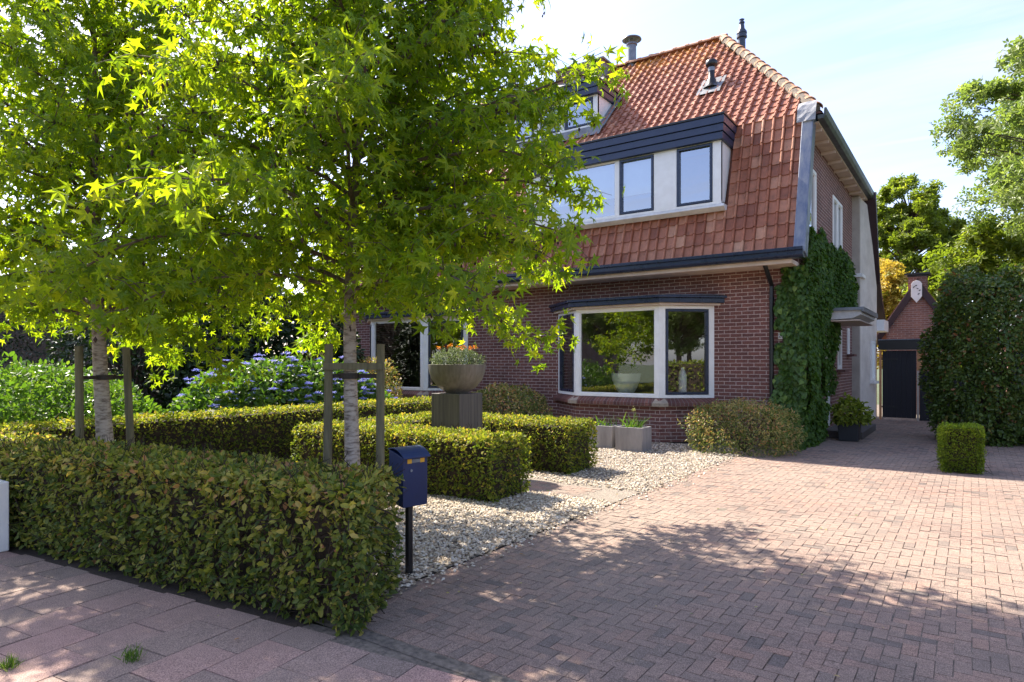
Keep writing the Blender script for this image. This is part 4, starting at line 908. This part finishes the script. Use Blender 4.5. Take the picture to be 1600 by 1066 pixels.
# climber on the wall
def ivy():
    t = thing('climbing_ivy', 'dark green ivy covering the house corner and most of the brick side wall', 'climber', (XS, YF, 0))
    # facade part: big leaves in overlapping shingles
    n = 3400; x = rng.uniform(-3.17, XS+.12, n); z = rng.uniform(.0, 3.55, n)
    k = (x > -3.13+.04*np.sin(z*5)+.03*np.sin(z*13)) & ~((x < -2.955) & (z > 2.06) & (z < 2.36)) & ~((x < -3.0) & (z > 3.2)) & ~((x > -2.86) & (rng.random(n) > .8) & (z > 3.4))
    x, z = x[k], z[k]; n = len(x); dep = .03+rng.gamma(2, .045, n)*(.6+.4*np.sin(x*9+z*4))
    P = np.column_stack([x, YF-dep, z]); N1 = np.tile([0, -1., .25], (n, 1))
    D = norm(np.array([0, -.35, -1.])+rng.normal(0, .35, (n, 3))); V, F, r = scatter(IVYL, P, D, norm(N1+rng.normal(0, .35, (n, 3))), rng.uniform(.07, .13, n), np.clip(rng.normal(.45, .25, n), 0, 1))
    npobj('front_leaves', V, F, r, L_IVY, t)
    n = 34000; y = rng.uniform(YF-.1, 20.4, n); z = rng.uniform(0, 4.75, n); P = np.column_stack([np.full(n, XS), y, z])
    top = 4.35+.10*np.sin(y*2.1)+.12*np.sin(y*5.3)+.1*np.minimum(y-YF, 1)
    top = np.minimum(top, 3.9+np.maximum(0, 8*(y-13.4)))
    right = np.where(z > 2.95, 20.25+.15*np.sin(z*7), np.where(z > .95, 16.55+.12*np.sin(z*6), 15.2+.35*z))
    k = (z < top) & (y < right) & ~((y > 14.62+.06*np.sin(9*z)) & (y < 15.35) & (z > .82) & (z < 1.72))
    y, z = y[k], z[k]; n = len(y); th = .16+.07*np.sin(y*1.7+z*2.3)+.05*np.sin(y*4.1-z*3.7); edge = np.clip((top[k]-z)/.25, .15, 1)
    P = np.column_stack([XS+.02+th*edge*(1-rng.beta(1, 4, n)), y, z]); D = norm(np.array([.4, -.1, -1.])+rng.normal(0, .4, (n, 3)))
    V, F, r = scatter(IVYL, P, D, norm(np.array([1., -.15, .35])+rng.normal(0, .4, (n, 3))), rng.uniform(.055, .095, n), np.clip(rng.normal(.45, .25, n), 0, 1)); npobj('side_leaves', V, F, r, L_IVYN, t)
    st = MB()
    for i in range(14):
        y0 = YF+.15+i*.13; st.tube([(XS+.03, y0, 0), (XS+.05, y0+.1*math.sin(i), 1.2), (XS+.05, y0+.6*math.sin(i*2.1)+.3, 2.9), (XS+.04, YF+.4+i*.45, 3.9)], [.02, .014, .01, .005], 5)
    for i in range(5):
        x0 = -3.0+i*.06; st.tube([(x0, YF-.03, 0), (x0+.05*math.sin(i*3), YF-.04, 1.5), (x0-.04, YF-.03, 3.2)], [.014, .01, .006], 5)
    obj('stems', st, TWIG, t)
ivy()

# ------------------------------------------------------------------ the two sweetgum trees
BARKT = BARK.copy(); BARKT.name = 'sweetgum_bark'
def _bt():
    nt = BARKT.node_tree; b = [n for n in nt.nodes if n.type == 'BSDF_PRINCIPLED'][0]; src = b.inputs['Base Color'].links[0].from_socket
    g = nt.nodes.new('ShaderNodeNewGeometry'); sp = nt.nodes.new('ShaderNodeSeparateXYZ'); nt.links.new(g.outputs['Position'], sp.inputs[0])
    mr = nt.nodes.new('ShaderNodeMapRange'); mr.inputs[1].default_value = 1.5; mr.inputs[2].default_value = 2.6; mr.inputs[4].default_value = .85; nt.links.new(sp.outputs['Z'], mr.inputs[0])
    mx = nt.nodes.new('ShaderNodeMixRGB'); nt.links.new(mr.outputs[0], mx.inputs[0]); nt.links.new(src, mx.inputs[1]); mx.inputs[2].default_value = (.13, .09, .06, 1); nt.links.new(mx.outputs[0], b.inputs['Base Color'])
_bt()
def sweetgum(name, bx, by, H, label, seed, special=(), nlimb=76, rmax=2.4, r0=.083, z_lo=2.05, trim=1.):
    global rng
    keep = rng; rng = np.random.default_rng(seed)
    t = thing(name, label, 'tree', (bx, by, 0), 'young sweetgum trees in the front garden')
    lean = rng.normal(0, .05, 2)
    tp = lambda z: np.array([bx+lean[0]*z/H*2+.03*math.sin(z*1.3+seed), by+lean[1]*z/H*2+.03*math.cos(z*1.1), z])
    tz = np.linspace(0, H, 22); tr = MB(); tr.tube([tp(z) for z in tz], [r0*(1.18 if z < .1 else 1)*(1-.93*(z/H)**.9)+.006 for z in tz], 14)
    # little pruning scars
    for i in range(5):
        z = rng.uniform(1.0, 2.2); a = rng.uniform(0, 6.28); p = tp(z); q = r0*.8; tr.tube([p+[math.cos(a)*q*.8, math.sin(a)*q*.8, 0], p+[math.cos(a)*q*1.25, math.sin(a)*q*1.25, .01]], [.026, .018], 8)
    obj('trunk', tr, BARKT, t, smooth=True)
    br = MB(); LP = []; LD = []; LS = []; pods = []
    def prof(z):
        q = (z-z_lo)/(H-z_lo); return rmax*min(1, (q/.16+.70))*max(.12, (1-q)**.62)*1.15
    limbs = []
    for i in range(nlimb):
        z = z_lo+(H-z_lo-.3)*((i+.5)/nlimb)**1.05; a = i*2.39996+rng.normal(0, .2); limbs.append((z, a, prof(z)*(1-(1-trim)*max(0, math.cos(a-R(20)))**.7)*rng.uniform(.8, 1.08), rng.uniform(-.22, .10)+.8*((z-z_lo)/(H-z_lo))**.7))
    for (z, a, l, up) in special: limbs.append((z, a, l, up))
    for (z, a, l, up) in limbs:
        p0 = tp(z); d0 = np.array([math.cos(a), math.sin(a), up]); pts = [p0]; K = 7
        for k in range(1, K+1):
            s = k/K; q = p0+d0*[1, 1, 1]*l*s+np.array([0, 0, .18*l*s*(1-s)*2-.12*l*s*s]); q[:2] += rng.normal(0, .03*l, 2)*s; pts.append(q)
        rb = .007+.0068*l; br.tube(pts, [rb*(1-.85*k/K)+.003 for k in range(K+1)], 6)
        pts = np.array(pts)
        nsub = int(6+l*6.5)
        for j in range(nsub):
            s = .10+.92*(j+rng.random())/nsub; s = min(s, 1); f = s*K; k = min(int(f), K-1); p = pts[k]*(1-(f-k))+pts[k+1]*(f-k)
            sa = a+(1 if j % 2 else -1)*rng.uniform(.4, 1.25)*(1-.3*s); sl = rng.uniform(.30, .66)*(1.15-.35*s)*(.6+.25*l)
            d = norm(np.array([math.cos(sa), math.sin(sa), rng.normal(.05, .55)])); e = p+d*sl+np.array([0, 0, -.10*sl]); m_ = p+d*sl*.5+np.array([0, 0, .03])
            br.tube([p, m_, e], [.006, .004, .002], 4, cap=False)
            nt = int(4+sl*10)
            for q_ in range(nt):
                u = (q_+.6)/nt; c0 = p*(1-u)+e*u if u < 1 else e
                nl = int(rng.integers(1, 4))
                for _ in range(nl):
                    off = rdir(1)[0]*rng.uniform(.03, .18); LP.append(c0+off); LD.append(norm(off*4+d*.35+np.array([0, 0, -.75]))); LS.append(1)
            if rng.random() < .20: pods.append(e+np.array([0, 0, -.10])); pods.append(m_+np.array([.02, 0, -.13]))
    LP = np.array(LP); LD = np.array(LD); n = len(LP)
    D = norm(LD+rng.normal(0, .35, (n, 3))); Nn = norm(rng.normal(0, .6, (n, 3))+np.array([0, 0, .38]))
    out = norm(LP-np.array([bx, by, (z_lo+H)/2])); Nn = norm(Nn+out*.75)
    S = .12+.17*rng.beta(1.5, 2.6, n)
    V, F, r = scatter(STAR, LP, D, Nn, S, np.clip(rng.normal(.42, .22, n)+.12*fnoise(LP, 1.6, seed), 0, 1))
    # tips of the lobes hang a little
    npobj('crown', V, F, r, L_STAR, t)
    obj('branches', br, BARKD, t)
    pm = MB()
    for p in pods:
        for _ in range(rng.integers(1, 3)):
            c = p+rng.normal(0, .03, 3); rr = rng.uniform(.012, .018)
            vs = [(c[0]+rr*x, c[1]+rr*y, c[2]+rr*z*1.5) for x, y, z in [(1, 0, 0), (0, 1, 0), (-1, 0, 0), (0, -1, 0), (.1, 0, 1.1), (0, .1, -1.1)]]
            pm.add(vs, [(0, 1, 4), (1, 2, 4), (2, 3, 4), (3, 0, 4), (1, 0, 5), (2, 1, 5), (3, 2, 5), (0, 3, 5)])
    o = obj('seed_pods', pm, mat('seed_pod', (.045, .022, .014), .9), t); o['kind'] = 'stuff'
    rng = keep; return t, n
TA = (-5.30, 4.59); TB = (-8.67, 3.68)
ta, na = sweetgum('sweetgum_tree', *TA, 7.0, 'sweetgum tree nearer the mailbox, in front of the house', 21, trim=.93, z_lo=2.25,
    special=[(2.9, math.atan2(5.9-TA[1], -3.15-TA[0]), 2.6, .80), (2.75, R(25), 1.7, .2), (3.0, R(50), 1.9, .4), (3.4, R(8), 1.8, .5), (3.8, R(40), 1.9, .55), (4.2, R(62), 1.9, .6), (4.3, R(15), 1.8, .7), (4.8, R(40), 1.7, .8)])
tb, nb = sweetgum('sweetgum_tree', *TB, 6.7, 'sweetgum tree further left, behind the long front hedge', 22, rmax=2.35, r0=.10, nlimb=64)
print('leaves', na, nb)
def stakes(x, y, pts, zt, zb, label, bar=True):
    t = thing('tree_support', label, 'tree stakes', (x, y, 0), 'wooden supports of the garden trees')
    for (a, b, c_, d_) in pts: obj('stake', MB().tube([(a, b, 0), ((a+c_)/2, (b+d_)/2, zt/2), (c_, d_, zt)], [.046, .045, .043], 12), STAKE, t, smooth=True)
    (a, b, c_, d_), (a2, b2, c2, d2) = pts[:2]
    nx, ny = .0, -.055
    A = Vector((c_, d_, zb)); B = Vector((c2, d2, zb)); A2 = A+(A-B)*.08; B2 = B+(B-A)*.08; nn = Vector((B-A)).cross(Vector((0, 0, 1))).normalized()*.062
    if nn.y > 0: nn = -nn
    if bar:
        T = frame_T(A2+nn, B2-A2); L_ = (B2-A2).length; obj('crossbar', MB().box(0, L_, -.012, .012, -.035, .035, T), STAKE, t, bevel=.003)
    st = MB()
    for q in (A, B):
        v = Vector((x, y, zb-.09))-Vector((q.x, q.y, zb-.09)); 
        T = frame_T(Vector((q.x, q.y, zb-.10)), v); st.box(.03, v.length, -.004, .004, -.022, .022, T)
    st.lathe([(.098, -.03), (.104, -.03), (.104, .03), (.098, .03)], (x, y, zb-.10), 20); obj('strap', st, mat('rubber_strap', (.035, .025, .02), .7), t)
cr, sr = math.cos(R(35.1)), math.sin(R(35.1))
def off(b, dx, dz): return (b[0]+cr*dx-sr*dz, b[1]+sr*dx+cr*dz)
a0 = off(TA, -.215, -.06); b0 = off(TA, .33, -.05); a1 = off(TA, -.20, -.04); b1 = off(TA, .335, -.03)
stakes(*TA, [(*a0, *a1), (*b0, *b1)], 1.85, 1.62, 'two weathered round posts with a crossbar holding the nearer tree')
a0 = off(TB, -.11, -.30); b0 = off(TB, .25, .15); a1 = off(TB, -.13, -.30); b1 = off(TB, .16, .15)
stakes(*TB, [(*a0, *a1), (*b0, *b1)], 1.85, 1.58, 'two weathered round posts strapped to the further left tree', bar=False)

# ------------------------------------------------------------------ background trees
def bigtree(name, x, y, H, rx, ry, zb, n, size, m, label, seed, nclump=90, tr=.25, power=2, csize=.17, group=None, cat='tree'):
    global rng
    keep = rng; rng = np.random.default_rng(seed)
    t = thing(name, label, cat, (x, y, 0), group)
    D = rdir(nclump); f = 1+.22*fnoise(D, 2.2, seed); rad = rng.uniform(.35, 1, nclump)**.45
    k = (np.abs(D[:, 0])**power+np.abs(D[:, 1])**power+np.abs(D[:, 2])**power)**(-1/power)
    Cc = D*(rad*f*k)[:, None]*[rx, ry, (H-zb)/2]+[x, y, (H+zb)/2]
    tb_ = MB(); tz = np.linspace(0, zb+(H-zb)*.75, 8); tb_.tube([(x+.15*math.sin(z*.7+seed), y+.15*math.cos(z*.6), z) for z in tz], [tr*(1-.8*i/7) for i in range(8)], 10); obj('trunk', tb_, BARKD, t, smooth=True)
    br = MB()
    for c in Cc:
        z = max(zb*.6, c[2]-.35*math.hypot(c[0]-x, c[1]-y)-.6); z = min(z, tz[-1]); p0 = np.array([x+.15*math.sin(z*.7+seed), y+.15*math.cos(z*.6), z]); md = (p0+c)/2+[0, 0, .25]
        br.tube([p0, md, c], [tr*.22, tr*.12, tr*.04], 5, cap=False)
    obj('branches', br, BARKD, t)
    per = n//nclump; R_ = min(rx, ry)*csize*1.6
    P = []
    for c in Cc:
        s = R_*rng.uniform(.6, 1.25); d = rdir(per); P.append(c+d*(rng.random(per)**.45*s)[:, None]*[1.2, 1.2, .9])
    P = np.vstack(P); n = len(P); out = norm(P-[x, y, (H+zb)/2])
    V, F, r = scatter(SPRIG, P, norm(rng.normal(0, 1, (n, 3))), norm(rng.normal(0, .6, (n, 3))+out*.4+[0, 0, .6]), size*rng.uniform(.7, 1.3, n), np.clip(rng.normal(.45, .22, n)+.12*fnoise(P, .9, seed), 0, 1))
    npobj('crown', V, F, r, m, t); rng = keep; return t
oak = bigtree('oak_tree', 4.9, 26.5, 13.2, 5.5, 5.0, 4.4, 17000, .17, L_OAK, 'large grey green oak filling the upper right corner of the sky', 31, nclump=240, tr=.26, csize=.075)
bt = bigtree('broadleaf_tree', -3.05, 45, 12.4, 2.7, 2.7, 3.0, 13000, .22, L_MID, 'rounded yellow green tree standing behind the brick outbuilding', 32, nclump=230, csize=.09)
bigtree('yellow_tree', -3.5, 36, 6.7, 1.35, 1.3, 1.5, 3500, .20, L_YEL, 'small golden leaved tree between the roof edge and the outbuilding chimney', 33, nclump=36, csize=.25, tr=.1)
bigtree('garden_tree', .3, 30, 6.6, 2.1, 1.8, 1.5, 5000, .20, L_MID, 'bushy tree showing above the tall evergreen bush', 34, nclump=50, csize=.22, tr=.12)
bigtree('garden_tree', 2.9, 29, 6.2, 1.7, 1.6, 1.5, 4000, .20, L_OAK, 'bushy tree under the large oak at the right edge', 35, nclump=40, csize=.22, tr=.12)
bigtree('garden_tree', -19, 20, 9.5, 3.2, 3, 2, 6000, .26, L_MID, 'leafy tree beside the far left end of the house', 36, nclump=60, csize=.2, tr=.2)
for o in SC.objects:
    if o.name.startswith('garden_tree'): o['group'] = 'garden trees in the background'
# the other side of the street (seen in the window glass)
for i, (x, y, rz, lab, sc_) in enumerate([(-19, -12, .4, 'oak across the street opposite the bay window', .62), (-11, -13.5, 2.1, 'smaller oak across the street right of its neighbour', .55), (-30, -8, 3.3, 'oak across the street far to the left', .66), (14, 2.5, 1.2, 'oak in the garden right of the driveway', .62), (22, -1, 4.1, 'oak far to the right of the driveway', .7)]):
    dup(oak, (x, y, 0), rz, lab, sc_)
hedge('street_hedge', 5.4, 9.5, .9, 12, 1.7, 0, 8000, .12, L_MID, 'tall green hedge along the right side of the driveway', tw=50, seed=51)
nh = thing('opposite_house', 'brick house across the street', 'house', (-34, -24, 0))
obj('wall', MB().box(-46, -26, -28, -21, 0, 5.5), BRICK2, nh); obj('roof', MB().prism([(-28.6, 5.4), (-20.4, 5.4), (-24.5, 9.6)], -46.5, -25.5, 'x'), mat('far_roof', (.16, .07, .05), .8, nscale=3), nh)
for x in (-43, -38, -33, -29): wf = obj('window', MB().box(x-.8, x+.8, -20.999, -20.96, 1, 2.5), WHITE, nh); obj('pane', MB().box(x-.7, x+.7, -20.958, -20.95, 1.1, 2.4), ROOM, wf)

# ------------------------------------------------------------------ outbuildings and gate
ob = thing('brick_outbuilding', 'small brick outbuilding with a steep maroon gable and chimney behind the black gate', 'outbuilding', (-1.4, 27, 0))
AX, AZ, EXL, EZL = -1.42, 4.42, -2.32, 2.98
obj('wall', MB().prism([(EXL+.02, 0), (-.50, 0), (-.50, EZL), (AX, AZ-.06), (EXL+.02, EZL)], 25.0, 29, 'y'), BRICK2, ob)
for s in (-1, 1):
    e = AX+s*(AX-EXL); pts = [(AX, AZ), (e+s*.25, EZL-.40), (e+s*.25, EZL-.72), (AX, AZ-.38)]
    obj('gable_board', MB().prism(pts if s > 0 else pts[::-1], 24.90, 24.985, 'y'), MAROON, ob, bevel=.006)
    obj('roof', MB().prism([(AX, AZ+.02), (e+s*.28, EZL-.38), (e+s*.28, EZL-.46), (AX, AZ-.07)][::s], 24.92, 29.1, 'y'), MATR if False else mat('tile_roof_far', (.22, .09, .06), .8, nscale=6), ob)
ch = obj('chimney', MB().box(-1.70, -1.17, 25.2, 25.8, 3.6, 4.50), BRICK2, ob); obj('chimney_cap', MB().box(-1.80, -1.07, 25.1, 25.9, 4.56, 4.62).box(-1.72, -1.15, 25.18, 25.82, 4.505, 4.555), BLACK, ch)
pl = obj('gable_plaque', MB().prism([(AX-.17, 3.82), (AX-.02, 3.62), (AX+.13, 3.82), (AX+.13, 4.24), (AX+.07, 4.32), (AX-.02, 4.35), (AX-.11, 4.32), (AX-.17, 4.24)], 24.86, 24.895, 'y'), WHITE, ob, bevel=.004)
br_ = MB(); 
for a in ((-.10, .12, .05), (-.04, .18, .02), (.0, .10, -.02), (.06, .02, .02), (.03, -.10, .03)): br_.prism([(AX-.02+a[0], 4.0+a[1]), (AX-.02+a[0]+.05, 4.0+a[1]+a[2]), (AX-.02+a[0]+.055, 4.0+a[1]+a[2]-.025), (AX-.02+a[0]+.01, 4.0+a[1]-.03)], 24.852, 24.858, 'y')
obj('ornament', br_, BLACK, pl)
gt = thing('garden_gate', 'black wooden gate under a heavy black beam at the end of the drive', 'gate', (-1.75, 22.1, 0))
obj('beam', MB().box(-2.24, .75, 22.0, 22.2, 2.05, 2.33), BLACK, gt, bevel=.01)
obj('beam_edge', MB().box(-2.24, .75, 21.995, 22.2, 2.335, 2.36), ZINC, gt)
gd = MB()
for i in range(7): x = -2.14+i*.122; gd.box(x, x+.1205, 22.10, 22.13, .06, 2.02)
gl = obj('gate_door', gd, DARKWOOD, gt, bevel=.004)
for z in (.35, 1.75): obj('hinge', MB().box(-2.17, -1.75, 22.085, 22.098, z, z+.05), BLACK, gl)
obj('post', MB().box(-2.22, -2.16, 22.05, 22.15, 0, 2.04), TANW, gt); obj('post', MB().box(-1.27, -1.10, 22.12, 22.16, 1.45, 2.04), TANW, gt); obj('post', MB().box(-1.27, -1.22, 22.05, 22.15, 0, 1.44), STUCCO2, gt)
obj('side_panel', MB().box(-1.21, .75, 22.14, 22.18, 0, 1.42), DARKWOOD, gt)
gg = thing('garage', 'dark garage with a black door and grey roof at the right edge', 'garage', (2.6, 22, 0))
obj('wall', MB().box(.82, 4.6, 22.0, 27, 0, 2.55), BRICK2, gg); obj('door', MB().box(.86, 3.4, 21.95, 21.99, .02, 2.2), DARKWOOD, gg, bevel=.005); obj('fascia', MB().box(.78, 4.7, 21.85, 21.985, 2.25, 2.6), BLACK, gg)
obj('roof', MB().prism([(21.7, 2.6), (27.2, 2.6), (24.6, 3.9)], .70, 4.8, 'x'), mat('grey_roof', (.14, .15, .17), .7, nscale=5), gg)

# ------------------------------------------------------------------ garden objects
PX0, PY0 = -6.38, 7.63
obj_ = obj('stone_plinth', MB().box(PX0-.275, PX0+.275, PY0-.275, PY0+.275, 0, 1.2), PLINTH, bevel=.006); tag(obj_, 'square weathered grey plinth standing between the low hedges', 'plinth')
bw = MB().lathe([(.02, 0), (.17, 0), (.18, .015), (.20, .03), (.30, .10), (.38, .20), (.425, .32), (.44, .43), (.425, .432), (.41, .40), (.02, .38)], (PX0, PY0, 1.202), 48)
bo = obj('planter_bowl', bw, BOWL, smooth=True); tag(bo, 'round grey bowl planter on top of the square plinth', 'planter')
def tuft(name, cx, cy, z0, r, h, n, size, m, label, cat, tmpl=OVAL, seed=0, flowers=0, fm=None, fs=.05, power=2.0, fz=.8, group=None, rough=.2):
    t, P, Nn = shrub(name, cx, cy, r, r, h, n, size, m, label, cat, tmpl=tmpl, z0=z0, seed=seed, rough=rough, stems=4, power=power, group=group)
    for i in range(flowers):
        a = rng.uniform(0, 6.28); rr = r*math.sqrt(rng.random())*.8; c0 = np.array([cx+rr*math.cos(a), cy+rr*math.sin(a), z0+h*fz+rng.uniform(0, .05)])
        q = c0+rng.normal(0, .014, (16, 3)); n = len(q); V, F, r_ = scatter(PETAL, q, rdir(n), np.array([0, 0, 1.])+rng.normal(0, .4, (n, 3)), rng.uniform(.7, 1.2, n)*fs, rng.random(n)); npobj('flower', V, F, r_, fm, t)
    return t
tuft('bowl_flowers', PX0, PY0, 1.58, .37, .30, 2400, .045, leafmat('sage_leaf', [(0, (.06, .085, .05)), (.6, (.13, .16, .10)), (1, (.25, .28, .18))], .3, .5), 'silvery green bedding plant with orange flowers in the round bowl', 'plant', tmpl=LANCE, seed=61, flowers=9, fm=FL_ORANGE, fs=.06, fz=1.0)
def trough(x0, x1, y0, y1, h, label):
    t = 0; mb = MB(); w_ = .035
    mb.box(x0, x1, y0, y0+w_, 0, h); mb.box(x0, x1, y1-w_, y1, 0, h); mb.box(x0, x0+w_, y0+w_, y1-w_, 0, h); mb.box(x1-w_, x1, y0+w_, y1-w_, 0, h)
    o = thing('concrete_planter', label, 'planter', ((x0+x1)/2, (y0+y1)/2, 0), 'grey concrete planters under the bay window')
    obj('trough', mb, CONC, o, bevel=.006); obj('planter_soil', MB().box(x0+w_+.001, x1-w_-.001, y0+w_+.001, y1-w_-.001, .05, h-.05), SOIL, o)
trough(-5.52, -4.98, 11.27, 11.72, .45, 'nearer grey concrete planter on the gravel under the bay window')
trough(-6.22, -5.68, 11.45, 11.90, .43, 'further grey concrete planter, partly behind the low hedge')
BLADE = (np.array([(-.035, 0, 0), (.035, 0, 0), (.03, .5, .06), (-.03, .5, .06), (.004, 1, -.06), (-.004, 1, -.06)]), np.array([(0, 1, 2, 3), (3, 2, 4, 5)]))
def blades(name, x, y, z, n, L_, m, label, group=None, cat='plant', rad=.10):
    t = thing(name, label, cat, (x, y, z), group); P = np.column_stack([x+rng.normal(0, rad, n), y+rng.normal(0, rad*.6, n), np.full(n, z)])
    D = norm(np.column_stack([rng.normal(0, .5, (n, 2)), np.full(n, .8)])); V, F, r = scatter(BLADE, P, D, rdir(n, .5), L_*rng.uniform(.5, 1.1, n), rng.random(n)); npobj('blades', V, F, r, m, t); return t
pa = blades('agapanthus', -5.25, 11.5, .40, 46, .34, L_LIME, 'strappy green plant with one pale bud in the nearer concrete planter', 'plants in the concrete planters')
sk = MB().tube([(-5.25, 11.5, .42), (-5.24, 11.49, .75)], .007, 6); obj('stalk', sk, STAKE, pa)
q = np.array([-5.24, 11.49, .78])+rng.normal(0, .018, (40, 3)); V, F, r = scatter(PETAL, q, rdir(40), rdir(40), rng.uniform(.03, .05, 40), rng.random(40)); npobj('flowers', V, F, r, FL_YEL, pa)
blades('agapanthus', -5.95, 11.67, .38, 30, .28, L_LIME, 'strappy green plant in the further concrete planter', 'plants in the concrete planters')
# planter by the door
bp_ = MB(); x0, x1, y0, y1 = -2.34, -1.92, 15.40, 15.82
bp_.add([(x0+.03, y0+.03, 0), (x1-.03, y0+.03, 0), (x1-.03, y1-.03, 0), (x0+.03, y1-.03, 0), (x0, y0, .44), (x1, y0, .44), (x1, y1, .44), (x0, y1, .44), (x0+.03, y0+.03, .44), (x1-.03, y0+.03, .44), (x1-.03, y1-.03, .44), (x0+.03, y1-.03, .44), (x0+.03, y0+.03, .38), (x1-.03, y0+.03, .38), (x1-.03, y1-.03, .38), (x0+.03, y1-.03, .38)],
    [(3, 2, 1, 0), (0, 1, 5, 4), (1, 2, 6, 5), (2, 3, 7, 6), (3, 0, 4, 7), (4, 5, 9, 8), (5, 6, 10, 9), (6, 7, 11, 10), (7, 4, 8, 11), (8, 9, 13, 12), (9, 10, 14, 13), (10, 11, 15, 14), (11, 8, 12, 15), (12, 13, 14, 15)])
tag(obj('black_planter', bp_, mat('black_pot', (.02, .022, .026), .6), bevel=.008), 'square black planter beside the side door step', 'planter')
tuft('potted_shrub', -2.1, 15.6, .36, .34, .52, 1100, .085, L_MID, 'leafy green shrub growing in the black planter', 'plant', seed=62, rough=.35)
# things in the bay window
pt = MB().lathe([(.02, 0), (.13, 0), (.15, .02), (.24, .16), (.30, .32), (.325, .47), (.31, .47), (.28, .33), (.02, .30)], (-6.22, 13.23, SZ0+.032), 40)
tag(obj('window_pot', pt, POTW, smooth=True), 'large pale frosted pot standing inside the bay window', 'pot')
tag(obj('window_vase', MB().lathe([(.02, 0), (.07, 0), (.085, .03), (.085, .44), (.06, .52), (.035, .56), (.035, .60), (.02, .60)], (-4.97, 13.32, SZ0+.032), 24), POTW, smooth=True), 'slim white vase inside the angled right bay light', 'vase')
tuft('house_plant', -6.22, 13.23, SZ0+.46, .22, .32, 260, .08, L_DARK, 'dark leafy plant in the frosted window pot', 'plant', seed=63)

# mailbox
def mailbox():
    a = R(11); U = Vector((math.sin(a), math.cos(a), 0)); Nn = Vector((math.cos(a), -math.sin(a), 0)); base = Vector((-3.60, 3.72, 0))
    t = thing('mailbox', 'navy blue mailbox with a curved lid on a black post beside the hedge end', 'mailbox', base)
    T = lambda p: tuple(base+U*p[0]+Nn*p[1]+Vector((0, 0, p[2])))
    obj('post', MB().tube([T((0, .0, 0)), T((0, .0, .55))], .03, 16), BLACK, t, smooth=True)
    obj('post_foot', MB().lathe([(.07, 0), (.07, .008), (.032, .012)], (base.x, base.y, .0), 20), BLACK, t)
    w_, y0, y1, z0, z1 = .115, -.105, .085, .545, .925
    prof = [(y0, z0+.03), (y1, z0), (y1, z1), (y0, z1+.055)]
    obj('box', MB().prism([(p[0], p[1]) for p in prof], -w_, w_, 'x', T), BLUE, t, bevel=.004)
    lid = []; K = 10
    for i in range(K+1):
        s = i/K; y = y0-.004+(y1+.028-y0+.004)*s; z = z1+.062+.028*math.sin(math.pi*min(s*1.15, 1)*.5)-.085*s**2.4; lid.append((y, z))
    lid2 = [(y, z-.010) for y, z in lid[::-1]]
    obj('lid', MB().prism(lid+lid2, -w_-.010, w_+.010, 'x', T), BLUE, t, bevel=.002)
    sk = obj('sticker', MB().box(-.075, -.035, y1+.0005, y1+.0018, z1-.045, z1-.012, T), YELL, t); 
    obj('sticker', MB().box(.045, .085, y1+.0005, y1+.0018, z1-.045, z1-.012, T), YELL, t)
    lk = [T((-.04, y1+.001, z1-.10)), T((-.04, y1+.006, z1-.10))]; obj('lock', MB().tube(lk, .011, 14), ZINC, t)
    obj('name_plate', MB().box(-.034, .044, y1+.0005, y1+.0016, z1-.042, z1-.016, T), ZINC, t)
mailbox()
# white gate pier at the left end of the hedge
pr_ = MB().box(-7.45, -6.93, 1.92, 2.16, 0, .61); tag(obj('white_pier', pr_, WHITE, bevel=.01), 'low white painted pier at the left end of the front hedge', 'wall')
for (x, y, n, l, lab) in ((-3.83, 1.76, 90, .075, 'small green weed growing in a pavement joint, nearer the hedge'), (-4.28, 1.33, 110, .07, 'small green weed growing in a pavement joint at the left edge')):
    blades('weed', x, y, 0, n, l, L_LIME, lab, 'weeds in the pavement', rad=.035)
# fallen leaves
n = 420; P = np.column_stack([rng.uniform(-9, -3, n), rng.uniform(2.2, 12, n), np.full(n, .014)]); P[:120] = np.column_stack([rng.uniform(-4.4, -2.6, 120), rng.uniform(11.4, 12.6, 120), np.full(120, .012)])
P[120:180] = np.column_stack([rng.uniform(-3.4, 2, 60), rng.uniform(3.5, 14, 60), np.full(60, .012)])
V, F, r = scatter(OVAL, P, norm(np.column_stack([rng.normal(0, 1, (n, 2)), np.zeros(n)])), np.array([0, 0, 1.])+rng.normal(0, .3, (n, 3)), rng.uniform(.018, .04, n), rng.random(n)*.6+.4); tag(npobj('fallen_leaves', V, F, r, L_BROWN), 'small brown fallen leaves scattered over gravel and paving', 'leaves', kind='stuff')
